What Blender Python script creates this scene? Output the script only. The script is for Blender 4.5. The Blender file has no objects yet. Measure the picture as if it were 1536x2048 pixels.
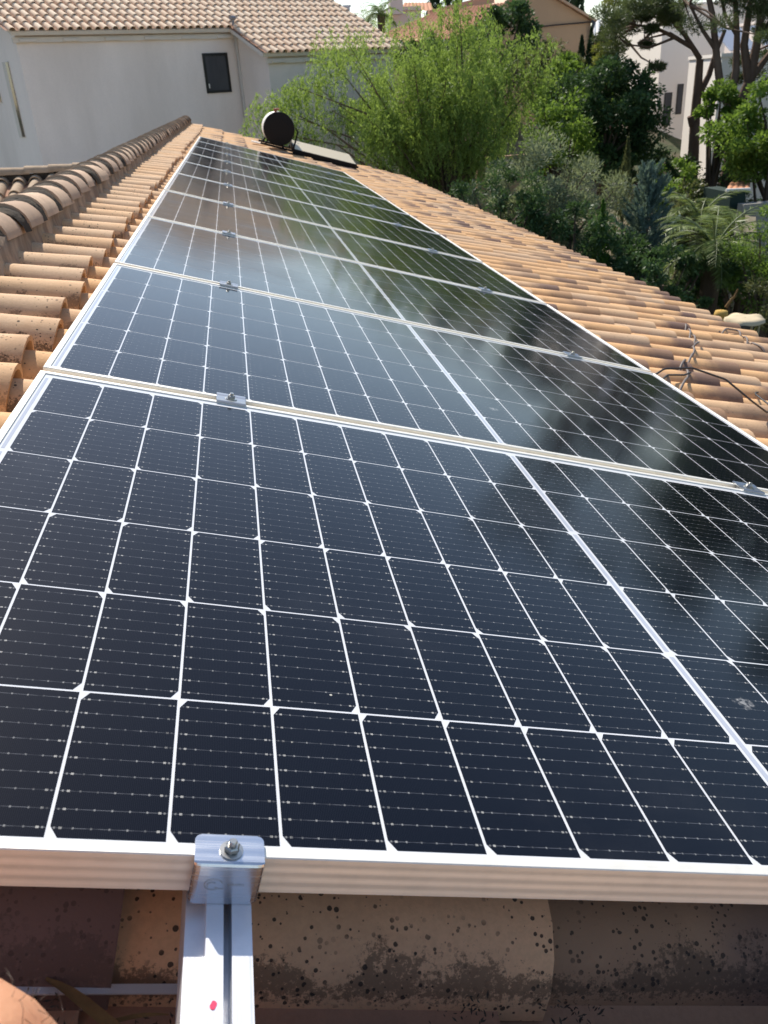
import bpy, math, random
import numpy as np
from mathutils import Vector, Matrix
R_ = math.radians
random.seed(7); rng = np.random.default_rng(7)
scene = bpy.context.scene
COL = scene.collection

# ------------------------------------------------------------------ camera, sky, sun, exposure
FPX = 1669.5
CC = np.array([0.37763, -0.43802, 0.40345])
CR = np.array([[0.98447066, -0.16606105, -0.05693189],
               [-0.12560589, -0.4397558, -0.88929073],
               [0.12264043, 0.88263161, -0.45378493]])      # rows: image right, image down, forward
cd = bpy.data.cameras.new('camera'); cam = bpy.data.objects.new('camera', cd); COL.objects.link(cam)
scene.camera = cam
cd.sensor_width = 36; cd.sensor_fit = 'AUTO'; cd.lens = FPX / 2048 * 36
cd.clip_start = 0.02; cd.clip_end = 3000
m = Matrix(((CR[0][0], -CR[1][0], -CR[2][0], CC[0]), (CR[0][1], -CR[1][1], -CR[2][1], CC[1]),
            (CR[0][2], -CR[1][2], -CR[2][2], CC[2]), (0, 0, 0, 1)))
cam.matrix_world = m
cd.dof.use_dof = True; cd.dof.focus_distance = 1.15; cd.dof.aperture_fstop = 16

SUN = np.array([-0.28, 1.10, 1.13]); SUN = SUN / np.linalg.norm(SUN)
w = bpy.data.worlds.new('World'); scene.world = w; w.use_nodes = True
nt = w.node_tree; bg = nt.nodes['Background']
sky = nt.nodes.new('ShaderNodeTexSky'); sky.sky_type = 'NISHITA'; sky.sun_disc = False
sky.sun_elevation = math.asin(SUN[2]); sky.sun_rotation = math.atan2(SUN[0], SUN[1])
sky.air_density = 1.0; sky.dust_density = 0.6; sky.ozone_density = 1.0
nt.links.new(sky.outputs[0], bg.inputs[0]); bg.inputs[1].default_value = 0.13
sl = bpy.data.lights.new('sun', 'SUN'); so = bpy.data.objects.new('sun', sl); COL.objects.link(so)
sl.energy = 4.9; sl.angle = R_(0.55); sl.color = (1.0, 0.93, 0.82)
so.rotation_euler = Vector(-SUN).to_track_quat('-Z', 'Y').to_euler()
scene.view_settings.view_transform = 'Standard'; scene.view_settings.look = 'None'
scene.view_settings.exposure = 0.34; scene.view_settings.gamma = 1
scene.render.resolution_x = 768; scene.render.resolution_y = 1024

# ------------------------------------------------------------------ coordinates
PH = 0.29439131
U = np.array([math.cos(PH), 0, -math.sin(PH)]); V = np.array([0, 1.0, 0]); N = np.array([math.sin(PH), 0, math.cos(PH)])
def L(u, v, w_): return u * U + v * V + w_ * N
def at(x, y, Y):                       # a point of the photograph (pixels) at depth Y
    d = CR.T @ np.array([(x - 768) / FPX, (y - 1024) / FPX, 1.0]); return CC + d * (Y - CC[1]) / d[1]
def atz(x, y, z):
    d = CR.T @ np.array([(x - 768) / FPX, (y - 1024) / FPX, 1.0]); return CC + d * (z - CC[2]) / d[2]

# ------------------------------------------------------------------ mesh helpers
class MB:
    def __init__(s): s.v = []; s.f = []; s.mi = []; s.uv = []; s.sm = []; s.c = []; s.n = 0
    def face(s, pts, mi=0, uv=None, smooth=False, col=(0.5, 0.5, 0.5, 1)):
        k = len(pts); s.v.extend([tuple(p) for p in pts]); s.f.append(list(range(s.n, s.n + k))); s.n += k
        s.mi.append(mi); s.sm.append(smooth); s.uv.extend(uv if uv else [(0, 0)] * k); s.c.extend([col] * k)
    def grid(s, rows, mi=0, uvs=None, smooth=True, col=(0.5, 0.5, 0.5, 1), close=False, flip=False):
        b = s.n; nr = len(rows); nc = len(rows[0])
        for r in rows: s.v.extend([tuple(p) for p in r])
        s.n += nr * nc
        for i in range(nr - 1):
            for j in range(nc if close else nc - 1):
                j2 = (j + 1) % nc
                q = [b + i * nc + j, b + i * nc + j2, b + (i + 1) * nc + j2, b + (i + 1) * nc + j]
                ix = [(i, j), (i, j2), (i + 1, j2), (i + 1, j)]
                if flip: q.reverse(); ix.reverse()
                s.f.append(q); s.mi.append(mi); s.sm.append(smooth)
                s.uv.extend([uvs[a][c] if uvs else (0, 0) for a, c in ix]); s.c.extend([col] * 4)
    def box(s, c, e, ax=((1, 0, 0), (0, 1, 0), (0, 0, 1)), mi=0, col=(0.5, 0.5, 0.5, 1)):
        c = np.array(c, float); a = [np.array(ax[i], float) * e[i] / 2 for i in range(3)]
        for i in range(3):
            j, k = (i + 1) % 3, (i + 2) % 3
            for sg in (1, -1):
                p = [c + sg * a[i] + x * a[j] + y * a[k] for x, y in ((-1, -1), (1, -1), (1, 1), (-1, 1))]
                if sg < 0: p.reverse()
                s.face(p, mi, col=col)
    def tube(s, pts, rad, seg=8, mi=0, cap=True, col=(0.5, 0.5, 0.5, 1)):
        pts = [np.array(p, float) for p in pts]
        if not hasattr(rad, '__len__'): rad = [rad] * len(pts)
        rows = []; prev = None
        for i, p in enumerate(pts):
            t = pts[min(i + 1, len(pts) - 1)] - pts[max(i - 1, 0)]; t /= (np.linalg.norm(t) + 1e-12)
            if prev is None: prev = np.array([0, 0, 1.0]) if abs(t[2]) < 0.9 else np.array([1.0, 0, 0])
            a = prev - t * (prev @ t); a /= np.linalg.norm(a) + 1e-12; prev = a; b = np.cross(t, a)
            rows.append([p + rad[i] * (math.cos(q) * a + math.sin(q) * b) for q in [2 * math.pi * k / seg for k in range(seg)]])
        s.grid(rows, mi, close=True, col=col)
        if cap: s.face(rows[0][::-1], mi, col=col); s.face(rows[-1], mi, col=col)
    def build(s, name, mats, parent=None, loc=None):
        me = bpy.data.meshes.new(name); vv = np.array(s.v, float)
        if loc is not None: vv = vv - np.array(loc)
        me.vertices.add(len(vv)); me.vertices.foreach_set('co', vv.ravel())
        ln = np.array([len(f) for f in s.f]); li = np.concatenate([np.array(f) for f in s.f])
        me.loops.add(len(li)); me.loops.foreach_set('vertex_index', li)
        me.polygons.add(len(ln)); me.polygons.foreach_set('loop_start', np.concatenate([[0], np.cumsum(ln)[:-1]]))
        me.polygons.foreach_set('loop_total', ln)
        me.polygons.foreach_set('material_index', np.array(s.mi)); me.polygons.foreach_set('use_smooth', np.array(s.sm))
        uv = me.uv_layers.new(name='UVMap'); uv.data.foreach_set('uv', np.array(s.uv, float).ravel())
        ca = me.color_attributes.new('tint', 'FLOAT_COLOR', 'CORNER'); ca.data.foreach_set('color', np.array(s.c, float).ravel())
        for x in (mats if isinstance(mats, (list, tuple)) else [mats]): me.materials.append(x)
        me.update(); me.validate()
        o = bpy.data.objects.new(name, me); COL.objects.link(o)
        if loc is not None and parent is None: o.location = loc
        if parent is not None: o.parent = parent
        return o
def tag(o, label=None, cat=None, group=None, kind=None):
    if label: o['label'] = label
    if cat: o['category'] = cat
    if group: o['group'] = group
    if kind: o['kind'] = kind
    return o
def thing(name, label, cat, loc=(0, 0, 0), group=None, ax=None):
    o = bpy.data.objects.new(name, None); COL.objects.link(o); o.empty_display_size = 0.1
    M = Matrix.Translation(Vector(loc))
    if ax is not None:
        M = M @ Matrix([[ax[0][0], ax[1][0], ax[2][0]], [ax[0][1], ax[1][1], ax[2][1]], [ax[0][2], ax[1][2], ax[2][2]]]).to_4x4()
    o.matrix_world = M
    return tag(o, label, cat, group)
def dup(root, mat=None, label=None):
    r = root.copy(); COL.objects.link(r)
    if mat is not None: r.matrix_world = mat
    if label: r['label'] = label
    for ch in list(root.children):
        c = ch.copy(); COL.objects.link(c); c.parent = r
        for g in list(ch.children):
            d = g.copy(); COL.objects.link(d); d.parent = c
    return r
PAX = (U, V, N)

# ------------------------------------------------------------------ materials
def mat(name, base=(0.5, 0.5, 0.5), rough=0.6, metal=0.0, spec=0.5):
    m_ = bpy.data.materials.new(name); m_.use_nodes = True
    b = m_.node_tree.nodes['Principled BSDF']
    b.inputs['Base Color'].default_value = (*base, 1); b.inputs['Roughness'].default_value = rough
    b.inputs['Metallic'].default_value = metal; b.inputs['Specular IOR Level'].default_value = spec
    return m_
class NT:
    def __init__(s, m_): s.t = m_.node_tree; s.b = s.t.nodes['Principled BSDF']
    def n(s, typ, **kw):
        x = s.t.nodes.new(typ)
        for k, v_ in kw.items(): setattr(x, k, v_)
        return x
    def put(s, sock, val):
        if hasattr(val, 'is_linked') or hasattr(val, 'links'): s.t.links.new(val, sock)
        elif isinstance(val, (tuple, list)) and len(val) == 3 and sock.type == 'RGBA': sock.default_value = (*val, 1)
        else: sock.default_value = val
    def math(s, op, a, b=0.0, c=None, clamp=False):
        x = s.n('ShaderNodeMath', operation=op); x.use_clamp = clamp; s.put(x.inputs[0], a); s.put(x.inputs[1], b)
        if c is not None: s.put(x.inputs[2], c)
        return x.outputs[0]
    def mix(s, f, a, b, mode='MIX'):
        x = s.n('ShaderNodeMix', data_type='RGBA', blend_type=mode)
        s.put(x.inputs[0], f); s.put(x.inputs[6], a); s.put(x.inputs[7], b); return x.outputs[2]
    def noise(s, vec, scale, detail=4, rough=0.6, dist=0):
        x = s.n('ShaderNodeTexNoise'); s.put(x.inputs['Scale'], scale); x.inputs['Detail'].default_value = detail
        x.inputs['Roughness'].default_value = rough; x.inputs['Distortion'].default_value = dist
        if vec is not None: s.put(x.inputs['Vector'], vec)
        return x.outputs['Fac']
    def ramp(s, f, a, b, lo=0.0, hi=1.0):
        x = s.n('ShaderNodeMapRange'); x.clamp = True; x.interpolation_type = 'SMOOTHSTEP'
        s.put(x.inputs[0], f); x.inputs[1].default_value = a; x.inputs[2].default_value = b
        x.inputs[3].default_value = lo; x.inputs[4].default_value = hi; return x.outputs[0]
    def scalev(s, vec, sc):
        x = s.n('ShaderNodeMapping'); x.inputs['Scale'].default_value = sc; s.put(x.inputs['Vector'], vec); return x.outputs[0]
    def coord(s): return s.n('ShaderNodeTexCoord')
    def bump(s, h, dist, st=1.0):
        x = s.n('ShaderNodeBump'); x.inputs['Strength'].default_value = st; x.inputs['Distance'].default_value = dist
        s.put(x.inputs['Height'], h); s.put(s.b.inputs['Normal'], x.outputs[0])

def clay(name, c1, c2, c3, lichen, dark_end=0.0, bumpd=0.0015, spot=0.0, spot_sc=95):
    """tile clay: tint.r picks the firing colour, tint.g the lichen amount, tint.b the smoke-dark end; uv = metres along, 0..1 around"""
    m_ = mat(name, c1, 0.85, 0, 0.25); t = NT(m_); oc = t.coord().outputs['Object']
    at_ = t.n('ShaderNodeAttribute', attribute_name='tint'); sp = t.n('ShaderNodeSeparateColor'); t.put(sp.inputs[0], at_.outputs['Color'])
    uv = t.n('ShaderNodeUVMap', uv_map='UVMap'); su = t.n('ShaderNodeSeparateXYZ'); t.put(su.inputs[0], uv.outputs[0])
    big = t.noise(oc, 9, 5, 0.6); fine = t.noise(oc, 160, 3, 0.7)
    c = t.mix(t.ramp(sp.outputs[0], 0.25, 0.9), c1, c2)
    c = t.mix(t.ramp(big, 0.42, 0.72, 0, 0.6), c, c3)
    c = t.mix(t.ramp(fine, 0.35, 0.7, 0, 0.22), c, tuple(x * 0.55 for x in c1))
    # dark smoked lower end of some tiles
    e = t.ramp(t.math('ADD', su.outputs[0], t.math('MULTIPLY', t.math('SUBTRACT', big, 0.5), 0.18)), 0.22, 0.33)
    c = t.mix(t.math('MULTIPLY', e, sp.outputs[2]), c, (0.17, 0.105, 0.085))
    # lichen: specks and blotches on the side away from the sun
    side = t.ramp(t.math('ADD', su.outputs[1], t.math('MULTIPLY', t.math('SUBTRACT', t.noise(oc, 14, 4), 0.5), 0.5)), 0.30, 0.13)
    low = t.ramp(su.outputs[1], 0.02, 0.14, 0.1, 1)
    v1 = t.noise(oc, 190, 5, 0.8); 
    th = t.math('SUBTRACT', 0.66, t.math('MULTIPLY', t.math('MULTIPLY', side, low), 0.30))
    sp1 = t.ramp(t.math('SUBTRACT', v1, th), -0.02, 0.09)
    c = t.mix(t.math('MULTIPLY', t.math('MULTIPLY', sp1, sp.outputs[1]), lichen * 0.85), c, (0.035, 0.027, 0.021))
    if spot:
        vo = t.n('ShaderNodeTexVoronoi', feature='F1'); vo.inputs['Scale'].default_value = spot_sc; t.put(vo.inputs['Vector'], oc)
        rr = t.n('ShaderNodeSeparateColor'); t.put(rr.inputs[0], vo.outputs['Color'])
        rad = t.math('MULTIPLY', t.math('POWER', rr.outputs[0], 1.5 if spot_sc > 100 else 2.0), 0.46 if spot_sc > 100 else 0.36)
        dd = t.math('ADD', vo.outputs['Distance'], t.math('MULTIPLY', t.math('SUBTRACT', t.noise(oc, 500, 2), 0.5), 0.10))
        sp2 = t.ramp(t.math('SUBTRACT', rad, dd), -0.01, 0.025)
        gate = t.ramp(t.noise(oc, 12, 3), 0.34, 0.5)
        c = t.mix(t.math('MULTIPLY', t.math('MULTIPLY', t.math('MULTIPLY', sp2, gate), sp.outputs[1]), spot), c, (0.03, 0.023, 0.02))
    t.put(t.b.inputs['Base Color'], c)
    t.bump(t.math('ADD', t.math('MULTIPLY', fine, 0.6), big), bumpd, 0.6)
    return m_
M_clay = clay('clay_tile', (0.77, 0.455, 0.22), (0.66, 0.45, 0.28), (0.64, 0.38, 0.20), 0.95, spot=0.95)
M_shaded_grime = clay('shade_toned_grimy_clay_tile', (0.74, 0.42, 0.235), (0.13, 0.078, 0.055), (0.56, 0.32, 0.18), 0.75, spot=0.9, spot_sc=175)  # lichen-spotted clay; its dark brown also paints in shade from the crouching body
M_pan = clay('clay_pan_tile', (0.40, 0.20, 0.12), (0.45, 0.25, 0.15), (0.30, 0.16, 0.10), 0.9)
M_cap = clay('clay_ridge_tile', (0.46, 0.31, 0.21), (0.66, 0.46, 0.31), (0.36, 0.25, 0.18), 0.9)
M_pale = clay('pale_clay_tile', (0.84, 0.62, 0.43), (0.90, 0.73, 0.54), (0.74, 0.52, 0.35), 0.12)
M_old = clay('weathered_clay_tile', (0.44, 0.31, 0.20), (0.52, 0.38, 0.25), (0.27, 0.20, 0.13), 0.6)

def plaster(name, c1, c2, sc=1.2, rough=0.9, bumpd=0.002, fs=60):
    m_ = mat(name, c1, rough, 0, 0.2); t = NT(m_); oc = t.coord().outputs['Object']
    a = t.noise(t.scalev(oc, (1, 1, 0.3)), sc, 6, 0.6); b = t.noise(oc, fs, 3, 0.6)
    c = t.mix(t.ramp(a, 0.35, 0.7), c1, c2); c = t.mix(t.ramp(b, 0.3, 0.8, 0, 0.15), c, tuple(x * 0.7 for x in c1))
    t.put(t.b.inputs['Base Color'], c); t.bump(b, bumpd, 0.5); return m_
M_mortar = plaster('mortar', (0.22, 0.155, 0.11), (0.46, 0.34, 0.24), 9, 0.95, 0.006, 40)
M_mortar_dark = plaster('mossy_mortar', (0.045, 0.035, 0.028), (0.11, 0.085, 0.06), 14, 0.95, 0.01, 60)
M_wallw = plaster('white_plaster', (0.92, 0.80, 0.73), (0.78, 0.67, 0.60), 0.6, fs=25, bumpd=0.006)
M_cream = plaster('cream_plaster', (0.93, 0.86, 0.77), (0.90, 0.82, 0.72), 0.4)
M_peach = plaster('peach_plaster', (0.62, 0.40, 0.24), (0.56, 0.36, 0.22), 0.3)
M_ownwall = plaster('own_wall_plaster', (0.70, 0.66, 0.58), (0.62, 0.58, 0.5), 0.5)
M_pink = plaster('pink_white_plaster', (0.72, 0.62, 0.6), (0.66, 0.56, 0.54), 0.4)
M_eave = plaster('eave_plaster', (0.74, 0.66, 0.58), (0.68, 0.60, 0.52), 2)

def brushed(name, base, rough, metal, stretch=(2, 260, 260), amt=0.12):
    m_ = mat(name, base, rough, metal, 0.5); t = NT(m_); oc = t.coord().outputs['Object']
    a = t.noise(t.scalev(oc, stretch), 3, 4, 0.6); d = t.noise(oc, 35, 5, 0.65)
    t.put(t.b.inputs['Roughness'], t.ramp(a, 0.2, 0.8, rough - amt * 0.5, rough + amt))
    t.put(t.b.inputs['Base Color'], t.mix(t.ramp(d, 0.45, 0.75, 0, 0.3), base, tuple(x * 0.72 for x in base)))
    t.bump(a, 0.0002, 0.4); return m_
M_alu = brushed('anodised_frame', (0.86, 0.82, 0.73), 0.42, 0.3)
M_rail = brushed('mill_aluminium', (0.80, 0.81, 0.84), 0.38, 0.6, (200, 1.5, 200))
M_clamp = brushed('clamp_aluminium', (0.72, 0.73, 0.76), 0.2, 0.95, (3, 150, 150), 0.14)
M_steel = mat('stainless_bolt', (0.55, 0.52, 0.46), 0.28, 1.0)
M_midclamp = brushed('mid_clamp_aluminium', (0.40, 0.42, 0.45), 0.32, 0.9, (3, 150, 150), 0.12)
M_black = mat('black_plastic', (0.008, 0.008, 0.009), 0.6, 0, 0.15)
M_cable = mat('black_cable', (0.03, 0.028, 0.027), 0.5)
M_greycable = mat('grey_cable', (0.17, 0.14, 0.125), 0.6)
M_red = mat('red_marker', (0.75, 0.04, 0.12), 0.5)
M_white = mat('white_metal', (0.75, 0.73, 0.68), 0.45)
M_glassdark = mat('dark_window_glass', (0.012, 0.014, 0.016), 0.08)
M_frameblack = mat('black_window_frame', (0.012, 0.012, 0.012), 0.4)
M_blind = plaster('grey_blind', (0.085, 0.085, 0.09), (0.065, 0.065, 0.07), 3)
M_pipe = mat('painted_downpipe', (0.52, 0.47, 0.43), 0.5)

def laminate(name, base, cells):
    m_ = mat(name, base, 0.06, 0, 0.5); t = NT(m_); t.b.inputs['IOR'].default_value = 1.34
    uv = t.n('ShaderNodeUVMap', uv_map='UVMap'); su = t.n('ShaderNodeSeparateXYZ'); t.put(su.inputs[0], uv.outputs[0])
    oc = t.coord().outputs['Object']
    u, v_ = su.outputs[0], su.outputs[1]          # millimetres inside the cell
    dust = t.noise(oc, 2.2, 6, 0.65)
    if cells:
        def frac(x, p, off=0.0): return t.math('FRACT', t.math('ADD', t.math('DIVIDE', x, p), off))
        fing = t.math('LESS_THAN', frac(u, 1.45), 0.20)
        bb = t.math('ABSOLUTE', t.math('SUBTRACT', frac(v_, 18.2), 0.5))
        bus = t.math('LESS_THAN', bb, 0.018)
        padv = t.math('LESS_THAN', bb, 0.055)
        pu = t.math('ABSOLUTE', t.math('SUBTRACT', frac(u, 12.8, 0.28), 0.5)); padu = t.math('LESS_THAN', pu, 0.055)
        endu = t.math('GREATER_THAN', t.math('ABSOLUTE', t.math('SUBTRACT', u, 41.5)), 33.5)
        endu2 = t.math('LESS_THAN', t.math('ABSOLUTE', t.math('SUBTRACT', u, 41.5)), 35.8)
        endp = t.math('MULTIPLY', t.math('MULTIPLY', endu, endu2), t.math('LESS_THAN', bb, 0.06))
        rn = t.noise(oc, 90, 2, 0.5)
        c = t.mix(t.ramp(t.noise(oc, 3.0, 3), 0.3, 0.7), base, (base[0] * 0.7, base[1] * 0.75, base[2] * 0.9))
        c = t.mix(t.math('MULTIPLY', fing, 0.5), c, (0.018, 0.02, 0.027))
        c = t.mix(t.math('MULTIPLY', bus, t.ramp(rn, 0.3, 0.65, 0.15, 0.7)), c, (0.13, 0.135, 0.15))
        c = t.mix(t.math('MULTIPLY', t.math('MULTIPLY', padv, padu), t.ramp(rn, 0.35, 0.6, 0.1, 0.6)), c, (0.34, 0.34, 0.33))
        c = t.mix(t.math('MULTIPLY', endp, t.ramp(rn, 0.3, 0.55, 0.2, 0.8)), c, (0.42, 0.41, 0.38))
    else:
        c = t.mix(t.ramp(dust, 0.4, 0.8, 0, 0.4), base, tuple(x * 0.8 for x in base))
    # dust specks and faint smears lying on the glass
    vo = t.n('ShaderNodeTexVoronoi', feature='F1'); vo.inputs['Scale'].default_value = 26; t.put(vo.inputs['Vector'], oc)
    rr = t.n('ShaderNodeSeparateColor'); t.put(rr.inputs[0], vo.outputs['Color'])
    spk = t.math('LESS_THAN', vo.outputs['Distance'], t.math('MULTIPLY', t.math('POWER', rr.outputs[0], 3.0), 0.035))
    c = t.mix(t.math('MULTIPLY', spk, 0.8), c, (0.6, 0.58, 0.5))
    c = t.mix(t.ramp(dust, 0.5, 0.85, 0.0, 0.05), c, (0.35, 0.34, 0.36))
    vd = t.n('ShaderNodeTexVoronoi', feature='F1'); vd.inputs['Scale'].default_value = 3.1; t.put(vd.inputs['Vector'], oc)
    rd = t.n('ShaderNodeSeparateColor'); t.put(rd.inputs[0], vd.outputs['Color'])
    dn = t.math('ADD', vd.outputs['Distance'], t.math('MULTIPLY', t.math('SUBTRACT', t.noise(oc, 70, 4), 0.5), 0.09))
    drop = t.ramp(t.math('SUBTRACT', t.math('MULTIPLY', t.math('GREATER_THAN', rd.outputs[1], 0.72), t.math('MULTIPLY', rd.outputs[0], 0.055)), dn), 0.0, 0.02)
    c = t.mix(t.math('MULTIPLY', drop, t.ramp(t.noise(oc, 160, 3), 0.4, 0.6, 0.05, 0.5)), c, (0.5, 0.49, 0.48))
    t.put(t.b.inputs['Base Color'], c)
    t.put(t.b.inputs['Roughness'], t.ramp(dust, 0.3, 0.8, 0.08, 0.17))
    return m_
M_cell = laminate('solar_cell_glass', (0.002, 0.0025, 0.0055), True)
M_back = laminate('white_backsheet_glass', (0.66, 0.67, 0.69), False)
M_ribbon = laminate('busbar_ribbon_glass', (0.42, 0.45, 0.52), False)

def leafmat(name, c1, c2, trans=0.45, rough=0.5):
    m_ = bpy.data.materials.new(name); m_.use_nodes = True; t = NT(m_)
    at_ = t.n('ShaderNodeAttribute', attribute_name='tint'); sp = t.n('ShaderNodeSeparateColor'); t.put(sp.inputs[0], at_.outputs['Color'])
    c = t.mix(sp.outputs[0], c1, c2)
    t.put(t.b.inputs['Base Color'], c); t.b.inputs['Roughness'].default_value = rough; t.b.inputs['Specular IOR Level'].default_value = 0.22
    tr = t.n('ShaderNodeBsdfTranslucent'); t.put(tr.inputs[0], t.mix(0.35, c, (c2[0] * 1.6, c2[1] * 1.6, c2[2] * 0.8)))
    mx = t.n('ShaderNodeMixShader'); mx.inputs[0].default_value = trans
    out = [x for x in t.t.nodes if x.type == 'OUTPUT_MATERIAL'][0]
    t.t.links.new(t.b.outputs[0], mx.inputs[1]); t.t.links.new(tr.outputs[0], mx.inputs[2]); t.t.links.new(mx.outputs[0], out.inputs[0])
    return m_
M_bark = plaster('bark', (0.09, 0.065, 0.05), (0.16, 0.12, 0.09), 3, 0.95, 0.03, 14)
M_barkred = plaster('pine_bark', (0.13, 0.085, 0.065), (0.21, 0.15, 0.115), 3, 0.95, 0.04, 12)
LM = {
 'pepper': leafmat('pepper_tree_leaves', (0.07, 0.13, 0.03), (0.31, 0.42, 0.115), 0.5),
 'dark': leafmat('dark_broad_leaves', (0.026, 0.058, 0.024), (0.085, 0.15, 0.055), 0.3, 0.5),
 'olive': leafmat('olive_leaves', (0.09, 0.12, 0.065), (0.30, 0.34, 0.22), 0.35, 0.5),
 'blue': leafmat('blue_conifer_needles', (0.08, 0.125, 0.11), (0.22, 0.30, 0.27), 0.3),
 'green': leafmat('garden_leaves', (0.06, 0.12, 0.02), (0.20, 0.30, 0.06), 0.45),
 'yellow': leafmat('yellow_green_needles', (0.12, 0.15, 0.025), (0.25, 0.27, 0.06), 0.4),
 'pine': leafmat('pine_needles', (0.04, 0.062, 0.028), (0.12, 0.15, 0.065), 0.3),
 'cypress': leafmat('cypress_scales', (0.012, 0.03, 0.012), (0.035, 0.065, 0.025), 0.15),
 'bright': leafmat('young_cypress_scales', (0.03, 0.09, 0.012), (0.08, 0.17, 0.03), 0.3),
 'palm': leafmat('palm_leaflets', (0.09, 0.14, 0.035), (0.26, 0.32, 0.11), 0.4, 0.4),
 'brown': leafmat('olive_brown_leaves', (0.07, 0.085, 0.035), (0.16, 0.17, 0.075), 0.3),
 'dry': leafmat('dry_leaves', (0.20, 0.12, 0.05), (0.38, 0.25, 0.12), 0.2),
}

# ------------------------------------------------------------------ ground
def gz(x, y):
    s = (y - 0.9 * max(x - 6, 0) - 24) / 20; s = min(max(s, 0), 1); s = s * s * (3 - 2 * s)
    z = -5 + 5.2 * s
    return z + 1.0 * min(max((y - 60) / 200, 0), 1) + 0.12 * math.sin(x * 0.7) * math.cos(y * 0.55)
M_ground = mat('garden_earth', (0.12, 0.09, 0.05), 0.95); t = NT(M_ground); oc = t.coord().outputs['Object']
c = t.mix(t.ramp(t.noise(oc, 0.35, 6), 0.4, 0.6), (0.16, 0.12, 0.075), (0.05, 0.075, 0.022))
c = t.mix(t.ramp(t.noise(oc, 6, 5), 0.4, 0.75, 0, 0.6), c, (0.09, 0.085, 0.04)); t.put(t.b.inputs['Base Color'], c)
t.bump(t.noise(oc, 5, 5), 0.08, 0.7)
g = MB(); xs = np.concatenate([np.linspace(-900, -50, 8)[:-1], np.linspace(-50, 70, 70), np.linspace(70, 900, 8)[1:]])
ys = np.concatenate([np.linspace(-600, -20, 6)[:-1], np.linspace(-20, 90, 70), np.linspace(90, 1500, 12)[1:]])
g.grid([[(x, y, gz(x, y)) for x in xs] for y in ys]); tag(g.build('ground', M_ground), kind='structure')

# ------------------------------------------------------------------ curved tile roofs
def cover(mb, O, Ud, Vd, Nd, u0, v0, length, r0, r1, hr, lift0, lift1, th, col, seg=9, mi=0, invert=False):
    yaw = rng.normal(0, 0.011)
    """arched tile from u0 (upper, radius r0) to u0+length (mouth, radius r1); invert makes a pan"""
    def P(u, a, r, lf, off=0.0):
        h = (r * hr + off) * math.sin(a); x = (r + off) * math.cos(a)
        if invert: h = -h
        return O + Ud * u + Vd * (v0 - x + yaw * (u - u0 - length * 0.5)) + Nd * (lf + h)
    A = [math.pi * k / seg for k in range(seg + 1)]     # a=0: side facing the camera (-v)
    us = [0, 0.5, 1.0]
    outer = [[P(u0 + length * s, a, r0 + (r1 - r0) * s, lift0 + (lift1 - lift0) * s) for a in A] for s in us]
    uvs = [[(length * s, k / seg) for k in range(seg + 1)] for s in us]
    mb.grid(outer, mi, uvs, True, col, flip=not invert)
    if th > 0:
        i1 = [P(u0 + length, a, r1, lift1, -th) for a in A]; i0 = [P(u0, a, r0, lift0, -th) for a in A]
        mb.grid([outer[-1], i1], mi, [[(length, .5)] * (seg + 1)] * 2, False, (col[0], 0, col[2] * 0.4, 1), flip=not invert)
        mb.grid([i0, i1], mi, [[(length, .5)] * (seg + 1)] * 2, True, (col[0], 0, col[2], 1), flip=invert)
        for k in (0, -1):
            mb.face([outer[0][k], outer[-1][k], i1[k], i0[k]][::(1 if k else -1)], mi, None, False, col)
FORE = {0: (0.95, 0.5, 1.0), 1: (1.0, 0.5, 1.0), 2: (0.0, 1.0, 0.0), 3: (0.62, 0.9, 0.8)}
def tile_field(O, Ud, Vd, Nd, cols, name, mats, parent, pitch, step, r, hr, wc, th=0.012, seg=9, lich=lambda u, v: 0.5, dark=lambda u, v: 0.3, jit=1.0, darkp=0.5, umin=None, fore=False):
    """cols: list of (v, first mouth u, last mouth u). wc = crest height"""
    mb = MB(); lift = wc - r * hr
    for (v, ua, ub) in cols:
        n = int(round((ub - ua) / step)) + 1
        for k in range(n):
            mouth = ua + k * step + rng.normal(0, 0.013) * jit; ln = step + 0.07
            if umin is not None: ln = min(ln, mouth - umin)
            dk = dark(mouth, v) * (1 if rng.random() < darkp else 0.0) * rng.uniform(0.4, 1)
            col = (rng.random(), lich(mouth, v) * rng.uniform(0.5, 1), dk, 1)
            if umin is not None and umin < -0.3 and k == 0: col = (rng.uniform(0.55, 1.0), col[1], rng.uniform(0, 0.35), 1)
            mi = 0
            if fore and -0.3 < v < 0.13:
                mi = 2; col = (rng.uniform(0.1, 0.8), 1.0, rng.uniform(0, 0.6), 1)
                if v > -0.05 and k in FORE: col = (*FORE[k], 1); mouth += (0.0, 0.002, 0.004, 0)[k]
            dv = rng.normal(0, 0.004) * jit; dl = rng.normal(0, 0.003) * jit
            cover(mb, O, Ud, Vd, Nd, mouth - ln, v + dv, ln, r * 0.83, r, hr, lift - 0.012, lift + 0.008 + dl, th, col, seg, mi)
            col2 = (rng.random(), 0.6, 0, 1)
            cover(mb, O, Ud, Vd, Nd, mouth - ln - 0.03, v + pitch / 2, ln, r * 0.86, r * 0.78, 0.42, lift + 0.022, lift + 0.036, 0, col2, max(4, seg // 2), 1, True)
    return mb.build(name, mats, parent)

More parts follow.
